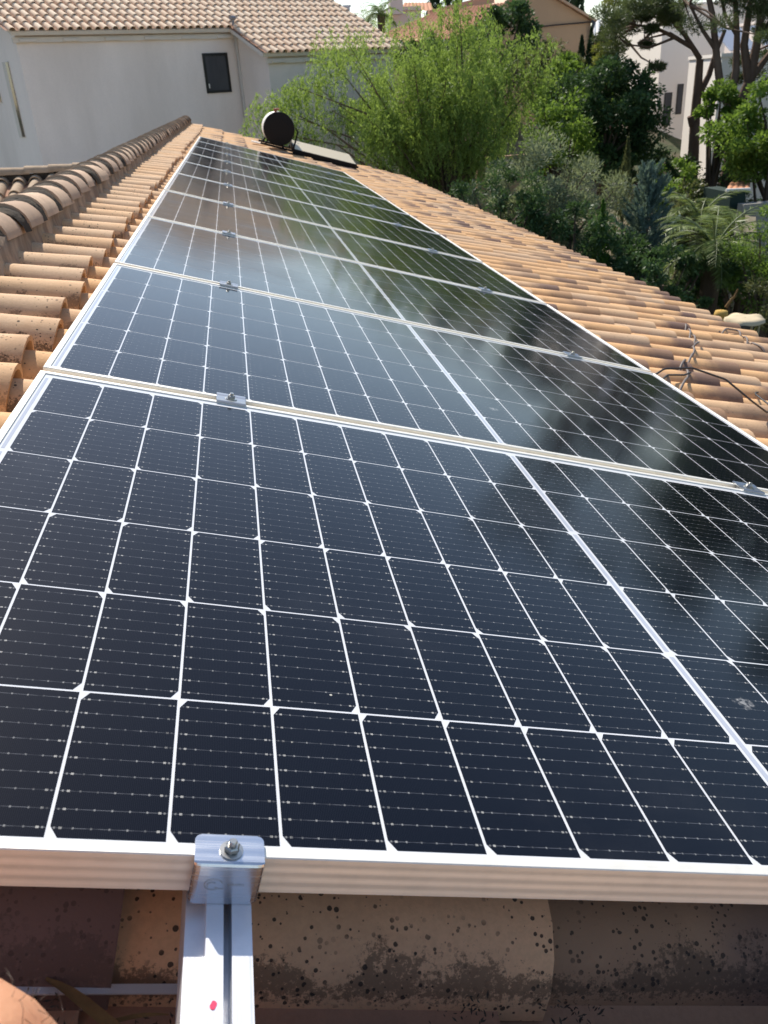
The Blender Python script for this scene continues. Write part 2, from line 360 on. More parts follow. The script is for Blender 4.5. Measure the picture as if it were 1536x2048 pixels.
# ------------------------------------------------------------------ own house
VC0 = 0.036
house = thing('own_house', 'low white house whose orange clay tile roof carries the row of black solar panels', 'house', (0, 0, -5))
house.matrix_world = Matrix.Identity(4)
WC, PITCH, STEP, RT = -0.085, 0.206, 0.355, 0.082
VEND = 17.2
n0 = int((-4.2 - VC0) / PITCH); cols = []
v = VC0 + n0 * PITCH
while v < VEND - 0.1:
    cols.append((v + 0.045 * math.exp(-max(v, 0) / 0.4), -0.095, -0.095 + 11 * STEP)); v += PITCH
def lich_main(u, v): return 1.0 if u < 0.3 else (0.9 if v < 1.0 else 0.35)
def dark_main(u, v): return 0.35 if u < 0.0 else 1.0
tile_field(np.zeros(3), U, V, N, cols, 'roof', [M_clay, M_pan, M_shaded_grime], house, PITCH, STEP, RT, 1.03, WC, lich=lich_main, dark=dark_main, darkp=0.5, umin=-0.37, fore=True)
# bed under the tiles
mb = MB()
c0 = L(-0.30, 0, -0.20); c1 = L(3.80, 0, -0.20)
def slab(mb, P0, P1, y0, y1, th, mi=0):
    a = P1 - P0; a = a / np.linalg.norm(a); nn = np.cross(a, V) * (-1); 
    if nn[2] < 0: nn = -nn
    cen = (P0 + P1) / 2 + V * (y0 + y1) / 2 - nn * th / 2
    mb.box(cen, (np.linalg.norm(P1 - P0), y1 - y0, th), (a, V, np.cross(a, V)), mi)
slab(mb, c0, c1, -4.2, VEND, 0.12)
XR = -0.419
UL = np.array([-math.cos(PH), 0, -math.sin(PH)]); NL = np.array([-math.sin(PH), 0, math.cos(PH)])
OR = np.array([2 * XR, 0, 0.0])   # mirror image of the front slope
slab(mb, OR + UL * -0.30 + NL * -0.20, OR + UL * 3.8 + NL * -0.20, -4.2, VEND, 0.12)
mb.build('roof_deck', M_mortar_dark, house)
lc = []
v = -4.1
while v < VEND - 0.1:
    lc.append((v, 0.26, 0.26 + 10 * STEP)); v += PITCH
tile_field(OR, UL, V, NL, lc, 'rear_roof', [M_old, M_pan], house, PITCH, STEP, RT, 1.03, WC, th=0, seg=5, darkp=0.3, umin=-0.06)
# ridge: mortar bed and half-round cap tiles
mb = MB(); XE = -0.325; ZE = 0.040; RC = 0.094; XC = XE - RC
ys_ = np.arange(-4.2, VEND + 0.1, 0.12)
rows = []
for i, y in enumerate(ys_):
    j = rng.normal(0, 0.004, 6)
    rows.append([(XE - 0.004 + j[0], y, -0.10), (XE - 0.022 + j[1], y, 0.01), (XE - 0.020 + j[2], y, ZE + 0.02), (XC, y, ZE + 0.06),
                 (XC - RC + 0.016 + j[3], y, ZE + 0.02), (XC - RC + 0.022 + j[4], y, 0.0), (XC - RC - 0.0 + j[5], y, -0.115)])
mb.grid(rows, 0, flip=True); ridge_mb = mb
mb = MB(); dm = ridge_mb; y = -4.2; k = 0
while y < VEND:
    ln = 0.288 + rng.normal(0, 0.013); tilt = 0.016; e = rng.normal(0, 0.007)
    col = (rng.random(), rng.uniform(0.5, 1.0), 0, 1)
    # cap mouth faces the camera; upper end runs under the next cap
    A = [math.pi * q / 12 * 1.0 for q in range(13)]
    def ring(yy, r, dz): return [(XC + e + r * math.cos(a), yy, ZE + dz + r * math.sin(a) * 0.92) for a in A]
    r1, r0 = RC, RC * 0.90
    y1 = y + ln + 0.05
    o1, o0 = ring(y, r1, 0.006), ring(y1, r0, -0.010)
    uvr = [0.62 - 0.5 * q / 12 for q in range(13)]; mb.grid([o1, o0], 0, [[(0.0, a_) for a_ in uvr], [(0.3, a_) for a_ in uvr]], True, col, flip=False)
    i1 = ring(y + 0.0, r1 - 0.014, 0.004)
    mb.grid([i1, o1], 0, [[(0.0, .6)] * 13] * 2, False, (col[0], 0.6, 0.3, 1), flip=False)
    # mossy mortar fillet that bulges in front of each mouth
    rws = []
    for s, (dy, rr) in enumerate(((-0.055, r0 - 0.006), (-0.042, r1 - 0.010), (-0.014, r1 - 0.002), (0.004, r1 - 0.008))):
        rws.append([(XC + e + (rr + rng.normal(0, 0.0025)) * math.cos(a), y + dy + rng.normal(0, 0.004), ZE - 0.002 + (rr + rng.normal(0, 0.0025)) * math.sin(a) * 0.92) for a in A])
    dm.grid(rws, 1, smooth=True)
    y += ln; k += 1
mb.build('ridge_cap_tiles', M_cap, house); dm.build('ridge_mortar', [M_mortar, M_mortar_dark], house)
# walls
mb = MB(); xr = L(3.55, 0, 0)[0]; zr = L(3.55, 0, -0.34)[2]; xl = 2 * XR - xr; zt = 0.0
def prism(mb, poly, y0, y1, mi=0):
    a = [np.array([p[0], y0, p[1]]) for p in poly]; b = [np.array([p[0], y1, p[1]]) for p in poly]
    mb.face(a, mi); mb.face(b[::-1], mi)
    for i in range(len(poly)):
        j = (i + 1) % len(poly); mb.face([a[j], a[i], b[i], b[j]], mi)
prism(mb, [(xl, -5.6), (xr, -5.6), (xr, zr), (XR, zt - 0.30), (xl, zr)], -3.8, VEND - 0.25)
mb.build('wall', M_ownwall, house)
mb = MB(); mb.tube([L(3.93, -4.2, -0.24), L(3.93, VEND, -0.24)], 0.055, 8); mb.build('gutter', M_pipe, house)
# cross wing at the left with its own ridge
YW, XW0, XW1 = 11.75, -6.5, -1.2
zw = at(85, 329, YW)[2]
Uw = np.array([0, -math.cos(PH), -math.sin(PH)]); Vw = np.array([1.0, 0, 0]); Nw = np.array([0, -math.sin(PH), math.cos(PH)])
Ow = np.array([0, YW, zw + 0.01]); cw = []; x = XW0
while x < XW1: cw.append((x, 0.22, 0.22 + 9 * STEP)); x += PITCH
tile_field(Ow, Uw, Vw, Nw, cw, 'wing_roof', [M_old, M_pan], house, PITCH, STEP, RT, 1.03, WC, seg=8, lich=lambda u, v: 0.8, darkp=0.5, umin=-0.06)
mb = MB(); x = XW0
while x < XW1 + 0.3:
    A = [math.pi * q / 9 for q in range(10)]; r1 = 0.10; e = rng.normal(0, 0.004)
    o1 = [(x, YW - r1 * math.cos(a), zw - 0.085 + e + r1 * math.sin(a) * 0.85) for a in A]
    o0 = [(x + 0.36, YW - r1 * 0.9 * math.cos(a), zw - 0.097 + e + r1 * 0.9 * math.sin(a) * 0.85) for a in A]
    mb.grid([o1, o0], 0, [[(0, .6)] * 10, [(.3, .6)] * 10], True, (rng.random(), 1, 0.2, 1), flip=True)
    x += 0.30
mb.build('wing_ridge_tiles', M_old, house)
mb = MB(); mb.box((-3.9, YW, zw - 0.17), (5.6, 0.13, 0.14)); 
mb.box(Ow + Uw * 1.7 + Nw * -0.24 + Vw * -3.9, (3.6, 5.4, 0.12), (Uw, Vw, np.cross(Uw, Vw))); mb.build('wing_ridge_mortar', M_mortar_dark, house)
mb = MB(); mb.box((-3.9, YW - 1.5, (zw - 1.35 - 5.4) / 2), (5.0, 2.9, 5.4 + zw - 1.35 + 0)); mb.build('wing_wall', M_ownwall, house)

# ------------------------------------------------------------------ solar panels
MW, ML, MP, MV0 = 1.034, 1.757, 1.058, 0.011
def make_panel(label):
    th = thing('solar_module', label, 'solar panel', L(0, MV0, 0), 'solar panels in the long row on the clay roof', PAX)
    f = MB(); lip, hgt, rec = 0.0105, 0.036, 0.0022
    # hollow profile ring: outer wall with three shallow grooves, top lip, inner drop, bottom
    prof = [(0.0, -hgt)] + [(0.00028 - 0.00028 * math.cos(2 * math.pi * k / 6), -hgt + 0.001 + k * 0.0017) for k in range(19)] + [(0.0, -0.0008), (0.0008, 0.0), (lip - 0.0006, 0.0), (lip, -0.0006), (lip, -rec - 0.001)]
    prof_old = [(0.0, -hgt), (0.0, -hgt + 0.004), (0.0009, -hgt + 0.005), (0.0009, -hgt + 0.0105), (0.0, -hgt + 0.012), (0.0, -hgt + 0.0135),
            (0.0009, -hgt + 0.015), (0.0009, -hgt + 0.0205), (0.0, -hgt + 0.022), (0.0, -hgt + 0.0235), (0.0009, -hgt + 0.025),
            (0.0009, -hgt + 0.030), (0.0, -hgt + 0.0315), (0.0, -0.0008), (0.0008, 0.0), (lip - 0.0006, 0.0), (lip, -0.0006), (lip, -rec - 0.001)]
    for i in range(len(prof) - 1):
        (a, za), (b, zb) = prof[i], prof[i + 1]
        ca = [(a, a), (ML - a, a), (ML - a, MW - a), (a, MW - a)]; cb = [(b, b), (ML - b, b), (ML - b, MW - b), (b, MW - b)]
        for k in range(4):
            j = (k + 1) % 4
            f.face([(*ca[k], za), (*ca[j], za), (*cb[j], zb), (*cb[k], zb)])
    f.build('frame', M_alu, th)
    s = MB(); z0 = -rec
    s.face([(lip, lip, z0), (ML - lip, lip, z0), (ML - lip, MW - lip, z0), (lip, MW - lip, z0)], 0)
    rp, cp, gw, gh = 0.16637, 0.0850, 0.0026, 0.0026
    v0 = 0.0120; ch = 0.0105; z1 = z0 + 0.0002
    for half in (0, 1):
        bu = 0.0235 if half == 0 else ML - 0.0235 - 10 * 0.0849
        for k in range(10):
            for r in range(6):
                a0, a1 = bu + k * 0.0849 + gw / 2, bu + (k + 1) * 0.0849 - gw / 2
                b0, b1 = v0 + r * rp + gh / 2, v0 + (r + 1) * rp - gh / 2
                if (r % 2 == 0):
                    p = [(a0 + ch * .6, b0), (a1, b0), (a1, b1), (a0 + ch * .6, b1), (a0, b1 - ch), (a0, b0 + ch)]
                else:
                    p = [(a0, b0), (a1 - ch * .6, b0), (a1, b0 + ch), (a1, b1 - ch), (a1 - ch * .6, b1), (a0, b1)]
                s.face([(x, y, z1) for x, y in p], 1, [((x - a0) * 1000, (y - b0) * 1000) for x, y in p])
    # interconnect ribbons: centre band and both ends
    for (c_, wd) in ((ML / 2, 0.0065), (0.0165, 0.0045), (ML - 0.0165, 0.0045)):
        for r in range(3):
            b0, b1 = v0 + 2 * r * rp + 0.006, v0 + (2 * r + 2) * rp - 0.006
            s.face([(c_ - wd / 2, b0, z1), (c_ + wd / 2, b0, z1), (c_ + wd / 2, b1, z1), (c_ - wd / 2, b1, z1)], 2)
    s.build('cell_sheet', [M_back, M_cell, M_ribbon], th)
    b = MB(); b.face([(lip, MW - lip, -0.0065), (ML - lip, MW - lip, -0.0065), (ML - lip, lip, -0.0065), (lip, lip, -0.0065)])
    b.box((ML / 2, MW * 0.5, -0.016), (0.09, 0.3, 0.018), mi=1); b.build('rear_sheet', [M_white, M_black], th)
    return th
plabels = ['solar panel nearest the camera, filling the lower half of the view', 'solar panel second from the camera, beyond the first clamp',
 'solar panel third from the camera, where the pale wall reflection begins', 'solar panel fourth from the camera in the long row',
 'solar panel fifth from the camera in the long row', 'solar panel sixth from the camera in the long row', 'solar panel seventh from the camera in the long row',
 'solar panel eighth from the camera, third from the far end', 'solar panel ninth from the camera, last but one', 'farthest solar panel, in front of the round water tank']
def PM(u, v_, w_): 
    return Matrix(((U[0], V[0], N[0], L(u, v_, w_)[0]), (U[1], V[1], N[1], L(u, v_, w_)[1]), (U[2], V[2], N[2], L(u, v_, w_)[2]), (0, 0, 0, 1)))
p0 = make_panel(plabels[0])
for j in range(1, 10): dup(p0, PM(0, MV0 + j * MP, rng.normal(0, 0.0008)), plabels[j])

# rails
def rrect(cx, cy, w_, h, r, n=5):
    out = []
    for (sx, sy, a0) in ((1, 1, 0), (-1, 1, 90), (-1, -1, 180), (1, -1, 270)):
        for k in range(n + 1):
            a = R_(a0 + 90 * k / n); out.append((cx + sx * (w_ / 2 - r) + r * math.cos(a), cy + sy * (h / 2 - r) + r * math.sin(a)))
    return out
def make_rail(uc, label, v0, v1):
    th = thing('mounting_rail', label, 'rail', L(uc, v0, 0), 'aluminium rails under the solar panels', PAX)
    top = -0.0365
    # cross section in (u, w): low flange, rib, slot, rib
    sec = [(-0.0235, -0.078), (-0.0235, -0.0445), (-0.0095, -0.0445), (-0.0095, top), (0.0030, top), (0.0030, -0.039), (0.0022, -0.039),
           (0.0022, -0.056), (0.0098, -0.056), (0.0098, -0.039), (0.0090, -0.039), (0.0090, top), (0.0235, top), (0.0235, -0.078)]
    b = MB(); ln = v1 - v0
    for i in range(len(sec)):
        a, c_ = sec[i], sec[(i + 1) % len(sec)]
        b.face([(a[0], 0, a[1]), (c_[0], 0, c_[1]), (c_[0], ln, c_[1]), (a[0], ln, a[1])])
    for y in (0, ln):
        b.face([(-0.0235, y, -0.078), (-0.0095, y, -0.078), (-0.0095, y, -0.0445), (-0.0235, y, -0.0445)])
        b.face([(-0.0095, y, -0.078), (0.0022, y, -0.078), (0.0022, y, top), (-0.0095, y, top)])
        b.face([(0.0098, y, -0.078), (0.0235, y, -0.078), (0.0235, y, top), (0.0098, y, top)])
        b.face([(0.0022, y, -0.078), (0.0098, y, -0.078), (0.0098, y, -0.056), (0.0022, y, -0.056)])
    b.build('profile', M_rail, th)
    for k in range(8):
        y = 0.9 + k * 1.4
        if y < ln:
            h = MB(); h.tube([(0.0, y, -0.20), (0.0, y, -0.078)], 0.006, 8); h.box((0.0, y, -0.082), (0.05, 0.04, 0.006)); h.build('hanger_bolt', M_steel, th)
    return th
UA, UB = 0.3215, 1.4535
ra = make_rail(UA, 'bare aluminium rail sticking out from under the front panel edge, with a red pen mark', -0.42, 10.60)
mb = MB(); mb.face([(-0.0035 + 0.0022 * math.cos(a) * (1 + .3 * math.sin(2 * a)), 0.42 - 0.078 + 0.0032 * math.sin(a), -0.0361) for a in [2 * math.pi * k / 14 for k in range(14)]])
o = mb.build('pen_mark', M_red, ra)
make_rail(UB, 'aluminium rail hidden under the lower half of the panels, beneath the right clamps', -0.05, 10.60)

# clamps
def hexbolt(mb, cx, cy, z, r=0.0055, h=0.0055, mi=0, shank=True):
    ring = lambda rr, zz, n=16: [(cx + rr * math.cos(2 * math.pi * k / n), cy + rr * math.sin(2 * math.pi * k / n), zz) for k in range(n)]
    mb.grid([ring(r * 1.75, z), ring(r * 1.75, z + 0.0012), ring(r * 1.1, z + 0.0014)], mi, close=True, smooth=False)
    hx = lambda rr, zz: [(cx + rr * math.cos(math.pi / 3 * k + .3), cy + rr * math.sin(math.pi / 3 * k + .3), zz) for k in range(6)]
    mb.grid([hx(r * 1.15, z + 0.001), hx(r * 1.15, z + h), hx(r * 0.95, z + h + 0.001)], mi, close=True, smooth=False); mb.face(hx(r * 0.95, z + h + 0.001), mi)
    if shank:
        mb.grid([ring(r * 0.62, z + h), ring(r * 0.62, z + h + 0.0045), ring(r * 0.5, z + h + 0.0053)], mi, close=True, smooth=False); mb.face(ring(r * 0.5, z + h + 0.0053), mi)
def make_mid():
    th = thing('mid_clamp', 'x', 'clamp', (0, 0, 0), 'clamps on the joints between solar panels')
    p = MB()
    # extruded cap profile along u: flat wings with raised edges and a dished middle
    prof = [(-0.0235, 0.0002), (-0.0235, 0.0032), (-0.0215, 0.0042), (-0.013, 0.0036), (-0.009, 0.0026), (0.009, 0.0026), (0.013, 0.0036), (0.0215, 0.0042), (0.0235, 0.0032), (0.0235, 0.0002)]
    x0, x1 = -0.0265, 0.0265
    for i in range(len(prof)):
        a, b = prof[i], prof[(i + 1) % len(prof)]
        p.face([(x0, a[0], a[1]), (x0, b[0], b[1]), (x1, b[0], b[1]), (x1, a[0], a[1])])
    p.face([(x1, a, b) for a, b in prof][::-1]); p.face([(x0, a, b) for a, b in prof])
    p.box((0, 0, -0.018), (0.05, 0.014, 0.036))
    p.build('clamp_plate', M_midclamp, th)
    b = MB(); hexbolt(b, 0, 0, 0.0027, 0.0062, 0.006); b.build('bolt', M_steel, th)
    return th
mid0 = make_mid(); first = True
ordn = ['first', 'second', 'third', 'fourth', 'fifth', 'sixth', 'seventh', 'eighth', 'ninth']
for side, uc in (('upper', UA + 0.007), ('lower', UB)):
    for j in range(1, 10):
        vj = MV0 + j * MP - (MP - MW) / 2
        lab = 'small metal clamp on the %s panel joint from the camera, on the %s rail' % (ordn[j - 1], 'ridge side' if side == 'upper' else 'eave side')
        if first: mid0.matrix_world = PM(uc, vj, 0); mid0['label'] = lab; first = False
        else: dup(mid0, PM(uc + rng.normal(0, 0.002), vj, 0) @ Matrix.Rotation(rng.normal(0, 0.02), 4, 'Z'), lab)
def make_end(label, uc, vv, flip):
    M = PM(uc, vv, 0)
    if flip: M = M @ Matrix.Rotation(math.pi, 4, 'Z')
    th = thing('end_clamp', label, 'clamp', (0, 0, 0), 'end clamps at both ends of the row')
    th.matrix_world = M
    p = MB(); W2, th_ = 0.0255, 0.0030
    # Z section: top plate on the frame, rounded bend, front face down to the rail, foot
    sec = [(0.0165, 0.0004), (0.0165, 0.0034), (-0.0080, 0.0036), (-0.0102, 0.0030), (-0.0112, 0.0012), (-0.0116, -0.0362), (-0.0086, -0.0362), (-0.0082, 0.0)]
    us_ = [-W2, -W2 + 0.0006, -W2 + 0.002, -W2 + 0.005, W2 - 0.005, W2 - 0.002, W2 - 0.0006, W2]
    inset = [0.005, 0.003, 0.0012, 0, 0, 0.0012, 0.003, 0.005]
    rows = []
    for u_, ins in zip(us_, inset):
        row = []
        for i, (a, b) in enumerate(sec):
            aa, bb = a, b
            if i in (0, 1): aa = a - ins
            if i in (5, 6): bb = b + ins
            if i == 3: aa, bb = a + ins * .3, b
            if i == 4: aa = a + ins * 0.4
            if i == 5: aa = a + ins * 0.4
            row.append((u_, aa, bb))
        rows.append(row)
    p.grid(rows, 0, close=True, smooth=False)
    p.face(rows[0][::-1]); p.face(rows[-1])
    o = p.build('clamp_body', M_clamp, th)
    b = MB(); hexbolt(b, 0.001, 0.0015, 0.0036, 0.0050, 0.0050); b.build('bolt', M_steel, th)
    # worn pressed-in emblem and lettering on the front face
    e = MB(); yf = -0.01175
    def stroke(pts, wd):
        for (a, b_) in zip(pts[:-1], pts[1:]):
            d = np.array(b_) - np.array(a); ln = np.linalg.norm(d) + 1e-9; q = np.array([-d[1], d[0]]) / ln * wd / 2
            A = np.array(a); B = np.array(b_)
            e.face([(p_[0], yf - 0.00015, p_[1]) for p_ in (A - q, B - q, B + q, A + q)])
    cx, cz = -0.0090, -0.0165
    stroke([(cx + 0.0066 * math.cos(a), cz + 0.0052 * math.sin(a)) for a in [R_(20 + 10 * k) for k in range(29)]], 0.00045)
    stroke([(cx + 0.0034 * math.cos(a) - 0.001, cz - 0.0006 + 0.0026 * math.sin(a)) for a in [R_(40 + 12 * k) for k in range(16)]], 0.00045)
    stroke([(cx + 0.001, cz - 0.003), (cx + 0.005, cz - 0.0042), (cx + 0.0075, cz - 0.0038)], 0.0005)
    xx = 0.0012
    for k, g_ in enumerate('.zttclitlow'):
        h = 0.0022 if g_ in 'tl' else 0.0014
        if g_ == '.': stroke([(xx, cz), (xx + 0.0004, cz)], 0.0004)
        elif g_ in 'tli': stroke([(xx, cz - 0.0006), (xx + 0.0002, cz - 0.0006 + h)], 0.0003)
        else: stroke([(xx + 0.0006 + 0.0006 * math.cos(a), cz + 0.0001 + 0.0007 * math.sin(a)) for a in [R_(60 + 40 * q) for q in range(7)]], 0.0003)
        xx += 0.0009 if g_ in 'tli.' else 0.00165
    e.build('pressed_emblem', M_steel, th)
    return th
make_end('large shiny aluminium end clamp with bolt holding the front panel edge to the bare rail', UA + 0.0015, MV0 + 0.0005, False)
make_end('end clamp at the front panel edge on the eave side rail', UB, MV0 + 0.0005, False)
ve = MV0 + 9 * MP + MW - 0.0005
make_end('end clamp at the far end of the row on the ridge side rail', UA + 0.0015, ve, True)
make_end('end clamp at the far end of the row on the eave side rail', UB, ve, True)

# thin metal strap, dead leaves and debris lying in the tile channel
mb = MB(); mb.box(L(0.20, 0.003, -0.136), (0.26, 0.008, 0.0015), PAX); tag(mb.build('metal_strap', M_rail), 'thin grey metal strap lying across the shaded tiles beside the bare rail', 'strap')
def leaf_blade(name, label, pts, wd, m_):
    b = MB(); n = len(pts); rows = []
    for i, p in enumerate(pts):
        s = i / (n - 1); ww = wd * math.sin(math.pi * min(max(s, 0.04), 0.96)) ** 0.7
        rows.append([L(p[0], p[1] - ww / 2, p[2] + ww * .15), L(p[0], p[1], p[2]), L(p[0], p[1] + ww / 2, p[2] + ww * .2)])
    b.grid(rows); return tag(b.build(name, m_), label, 'leaf', 'dead leaves in the tile channel')
M_dead = plaster('dead_leaf', (0.22, 0.13, 0.05), (0.12, 0.07, 0.03), 30)
leaf_blade('dead_leaf', 'long curled brown leaf under the thin strap', [(0.205 + 0.011 * k, 0.006 - 0.0075 * k, -0.128 + 0.002 * math.sin(k)) for k in range(8)], 0.012, M_dead)
leaf_blade('dead_leaf', 'narrow pale dry blade beside the rail foot', [(0.235 + 0.009 * k, -0.035 + 0.005 * k - 0.0004 * k * k, -0.133) for k in range(8)], 0.004, M_dead)
mb = MB()
for k in range(260):
    c_ = [(0.645, -0.018), (0.30, -0.03), (0.205, -0.005), (0.98, -0.02), (0.55, -0.015)][k % 5]
    p = L(c_[0] + rng.normal(0, 0.018), c_[1] + rng.normal(0, 0.008), -0.143 + abs(rng.normal(0, 0.004)))
    d = rng.normal(0, 1, 3); d /= np.linalg.norm(d); q = np.cross(d, (0, 0, 1)) + 1e-6; q /= np.linalg.norm(q); l_ = rng.uniform(0.0012, 0.004)
    mb.face([p - d * l_, p + q * l_ * .3, p + d * l_, p - q * l_ * .3])
tag(mb.build('roof_debris', M_mortar_dark), kind='stuff')

# ------------------------------------------------------------------ cables on the right part of the roof
def tile_top(u, v_):
    d = ((v_ - VC0 + PITCH / 2) % PITCH) - PITCH / 2
    h = math.sqrt(max(0, 1 - (d / RT) ** 2)) if abs(d) < RT else 0
    return WC - RT * 1.03 * (1 - h) - 0.002
def cable(name, label, pts, r, m_, drape=True):
    b = MB(); P = []
    def sw_(p): return max(tile_top(p[0], p[1] + d) for d in (-.02, 0, .02)) + r + 0.003
    anyw = any(len(p) == 3 for p in pts)
    for i in range(len(pts) - 1):
        if len(pts[i]) != len(pts[i + 1]):
            if len(pts[i]) == 2: pts[i] = (*pts[i], sw_(pts[i]))
            else: pts[i] = pts[i]; a3 = pts[i]; pts[i + 1] = (*pts[i + 1], sw_(pts[i + 1])) if len(pts[i + 1]) == 2 else pts[i + 1]
        for k in range(14):
            s = k / 14; a, c_ = np.array(pts[i], float), np.array(pts[i + 1], float); q = a * (1 - s) + c_ * s
            P.append(q)
    P.append(np.array(pts[-1], float)); Q = []
    for i, q in enumerate(P):
        if len(q) == 3: Q.append(L(*q))
        else: Q.append(L(q[0], q[1], max(tile_top(q[0], q[1] + d) for d in (-.02, 0, .02)) + r + 0.003))
    Q = [Q[0]] + [(Q[i - 1] + 2 * Q[i] + Q[i + 1]) / 4 for i in range(1, len(Q) - 1)] + [Q[-1]]
    b.tube(Q, r, 7); return tag(b.build(name, m_), label, 'cable')
cable('power_cable', 'black cable arching out from under the panel frame and across the tiles',
      [(1.74, 2.13, -0.05), (1.82, 2.16, 0.01), (1.93, 2.17, 0.03), (2.05, 2.14, 0.02), (2.16, 2.10, -0.03), (2.28, 2.16, -0.07), (2.42, 2.33), (2.46, 2.5), (2.56, 2.64), (2.73, 2.80), (3.0, 2.95)], 0.0036, M_cable)
cable('power_cable', 'short black cable looping back to the panel frame', [(1.74, 2.06, -0.06), (1.9, 2.3, -0.075), (2.05, 2.5, -0.075), (2.16, 2.566, -0.075), (2.22, 2.62, -0.07)], 0.004, M_cable)
cable('grey_cable', 'grey cable draped up over the tile crests beyond the black cable', [(2.06, 2.40), (2.22, 2.62), (2.27, 2.74), (2.31, 2.85), (2.41, 2.99), (2.46, 3.04), (2.615, 3.27), (2.69, 3.43), (2.80, 3.55), (2.92, 3.83), (3.05, 4.14)], 0.0052, M_greycable)
cable('grey_cable', 'thin grey cable on the tiles close to the eave', [(3.33, 4.21), (3.48, 4.37), (3.58, 4.40), (3.47, 4.13), (3.41, 3.96), (3.5, 3.7)], 0.006, M_greycable)

# ------------------------------------------------------------------ solar water heater
YH = 14.3; hc = at(558, 258, YH); rH = abs(at(589, 258, YH)[0] - at(527, 258, YH)[0]) / 2
wh = thing('solar_water_heater', 'solar water heater with round black-ended tank standing on the roof beyond the panels', 'water heater', (hc[0], hc[1], hc[2] - rH))
def PW(x): return tuple(np.array(x) - np.array([hc[0], hc[1], hc[2] - rH]))
def disc(c_, r, n=36): return [(c_[0] + r * math.cos(2 * math.pi * k / n), c_[1], c_[2] + r * math.sin(2 * math.pi * k / n)) for k in range(n)]
ch_ = PW(hc)
mb = MB(); mb.grid([disc((ch_[0], ch_[1] + y, ch_[2]), r) for y, r in ((0.02, rH * .99), (0.03, rH), (0.85, rH), (0.86, rH * .98))], close=True)
mb.face(disc((ch_[0], ch_[1] + 0.86, ch_[2]), rH * .98)); mb.build('tank', M_white, wh)
mb = MB(); rr = [disc((ch_[0], ch_[1] + y, ch_[2]), r) for y, r in ((0.05, rH * 1.012), (0.0, rH * 1.012), (-0.012, rH * 0.95), (-0.02, rH * 0.6), (-0.022, 0.02))]
mb.grid(rr, close=True, smooth=False); mb.face(rr[-1]); mb.build('end_cap', M_black, wh)
mb = MB(); mb.tube([np.array(ch_) + (-0.02, 0.1, rH), np.array(ch_) + (-0.02, 0.1, rH + 0.05)], 0.02, 8); mb.tube([np.array(ch_) + (-0.05, 0.1, rH + 0.04), np.array(ch_) + (0.04, 0.1, rH + 0.04)], 0.014, 8)
mb.build('relief_valve', mat('red_valve', (0.35, 0.09, 0.05), 0.5), wh)
def PWL(u, v_, w_): return np.array(PW(L(u, v_, w_)))
uc0 = (hc - L(0, YH, 0)) @ U
for vv in (YH + 0.08, YH + 1.05):
    mb = MB()
    mb.tube([PWL(uc0 + rH * 1.05, vv, 0.30), PWL(uc0 + rH * 1.25, vv, 0.24), PWL(uc0 + rH * 1.15, vv, -0.06)], 0.014, 6)
    mb.tube([PWL(uc0 - rH * 1.0, vv, -0.05), PWL(2.5, vv, -0.05)], 0.016, 6)
    mb.tube([PWL(uc0 - rH * 0.7, vv, -0.05), PWL(uc0 - rH * 0.45, vv, 0.1)], 0.014, 6); mb.tube([PWL(uc0 + rH * 0.5, vv, -0.05), PWL(uc0 + rH * 0.3, vv, 0.08)], 0.014, 6)
    mb.build('support_frame', M_black, wh)
CT = (U, V * math.cos(.085) + N * math.sin(.085), N * math.cos(.085) - V * math.sin(.085)); mb = MB(); ub0, ub1 = uc0 + rH * 1.15, 2.46
mb.box(PWL((ub0 + ub1) / 2, YH + 0.58, 0.0), (ub1 - ub0, 1.15, 0.07), CT); col_o = mb.build('collector', M_black, wh)
M_coll = mat('collector_glass', (0.50, 0.43, 0.31), 0.45, 0, 0.5)  # beige reflection on the glass painted into its base colour
mb = MB(); mb.box(PWL((ub0 + ub1) / 2, YH + 0.58, 0.0) + CT[2] * 0.036, (ub1 - ub0 - 0.04, 1.1, 0.004), CT); mb.build('collector_glass', M_coll, wh)
mb = MB(); mb.box(PWL(uc0 - rH * 1.15, YH + 0.3, -0.06), (0.20, 0.3, 0.012), PAX); mb.build('flashing', M_white, wh)

# ------------------------------------------------------------------ neighbouring white house (left)
th_ = R_(30); pit = R_(24)
e_ = np.array([math.cos(th_), math.sin(th_), 0]); b_ = np.array([-math.sin(th_), math.cos(th_), 0]); up_ = b_ * math.cos(pit) + np.array([0, 0, math.sin(pit)])
nn_ = np.cross(e_, up_)
NP0 = at(25, 65, 20.5)
nh = thing('white_house', 'white rendered neighbouring house with pale clay tile roof and one small black window', 'house', (0, 0, 0))
cols = []; s = 0.0
while s < 9.5:
    low = 0.0 if s < 5.2 else -1.52
    cols.append((-s, low)); s += 0.206
# tile_field wants u downslope; the mouths face downhill
mbcols = [(c_[0], -5.4 , -c_[1]) for c_ in cols]
def npale(u, v_): return 0.25
cc2 = []
for (mv, lowm) in cols:
    n_ = int((6.2 - lowm) / 0.36); lastm = -lowm; cc2.append((mv, lastm - 0.36 * n_, lastm))
tile_field(NP0 + nn_ * 0.0, -up_, -e_, nn_, cc2, 'roof', [M_pale, M_pan], nh, 0.206, 0.36, 0.08, 1.0, 0.10, th=0.012, seg=6, lich=npale, dark=lambda u, v_: 0.12, jit=0.6)
mb = MB()
def NPq(s, t_, w_): return NP0 + e_ * s + up_ * t_ + nn_ * w_
def nslab(s0, s1, t0, t1, w0, w1, mi=0): mb.box(NPq((s0 + s1) / 2, (t0 + t1) / 2, (w0 + w1) / 2), (s1 - s0, t1 - t0, w1 - w0), (e_, up_, nn_), mi)
nslab(-0.02, 9.42, 0.03, 6.3, -0.07, 0.012); nslab(5.20, 9.42, -1.46, 0.03, -0.07, 0.011)
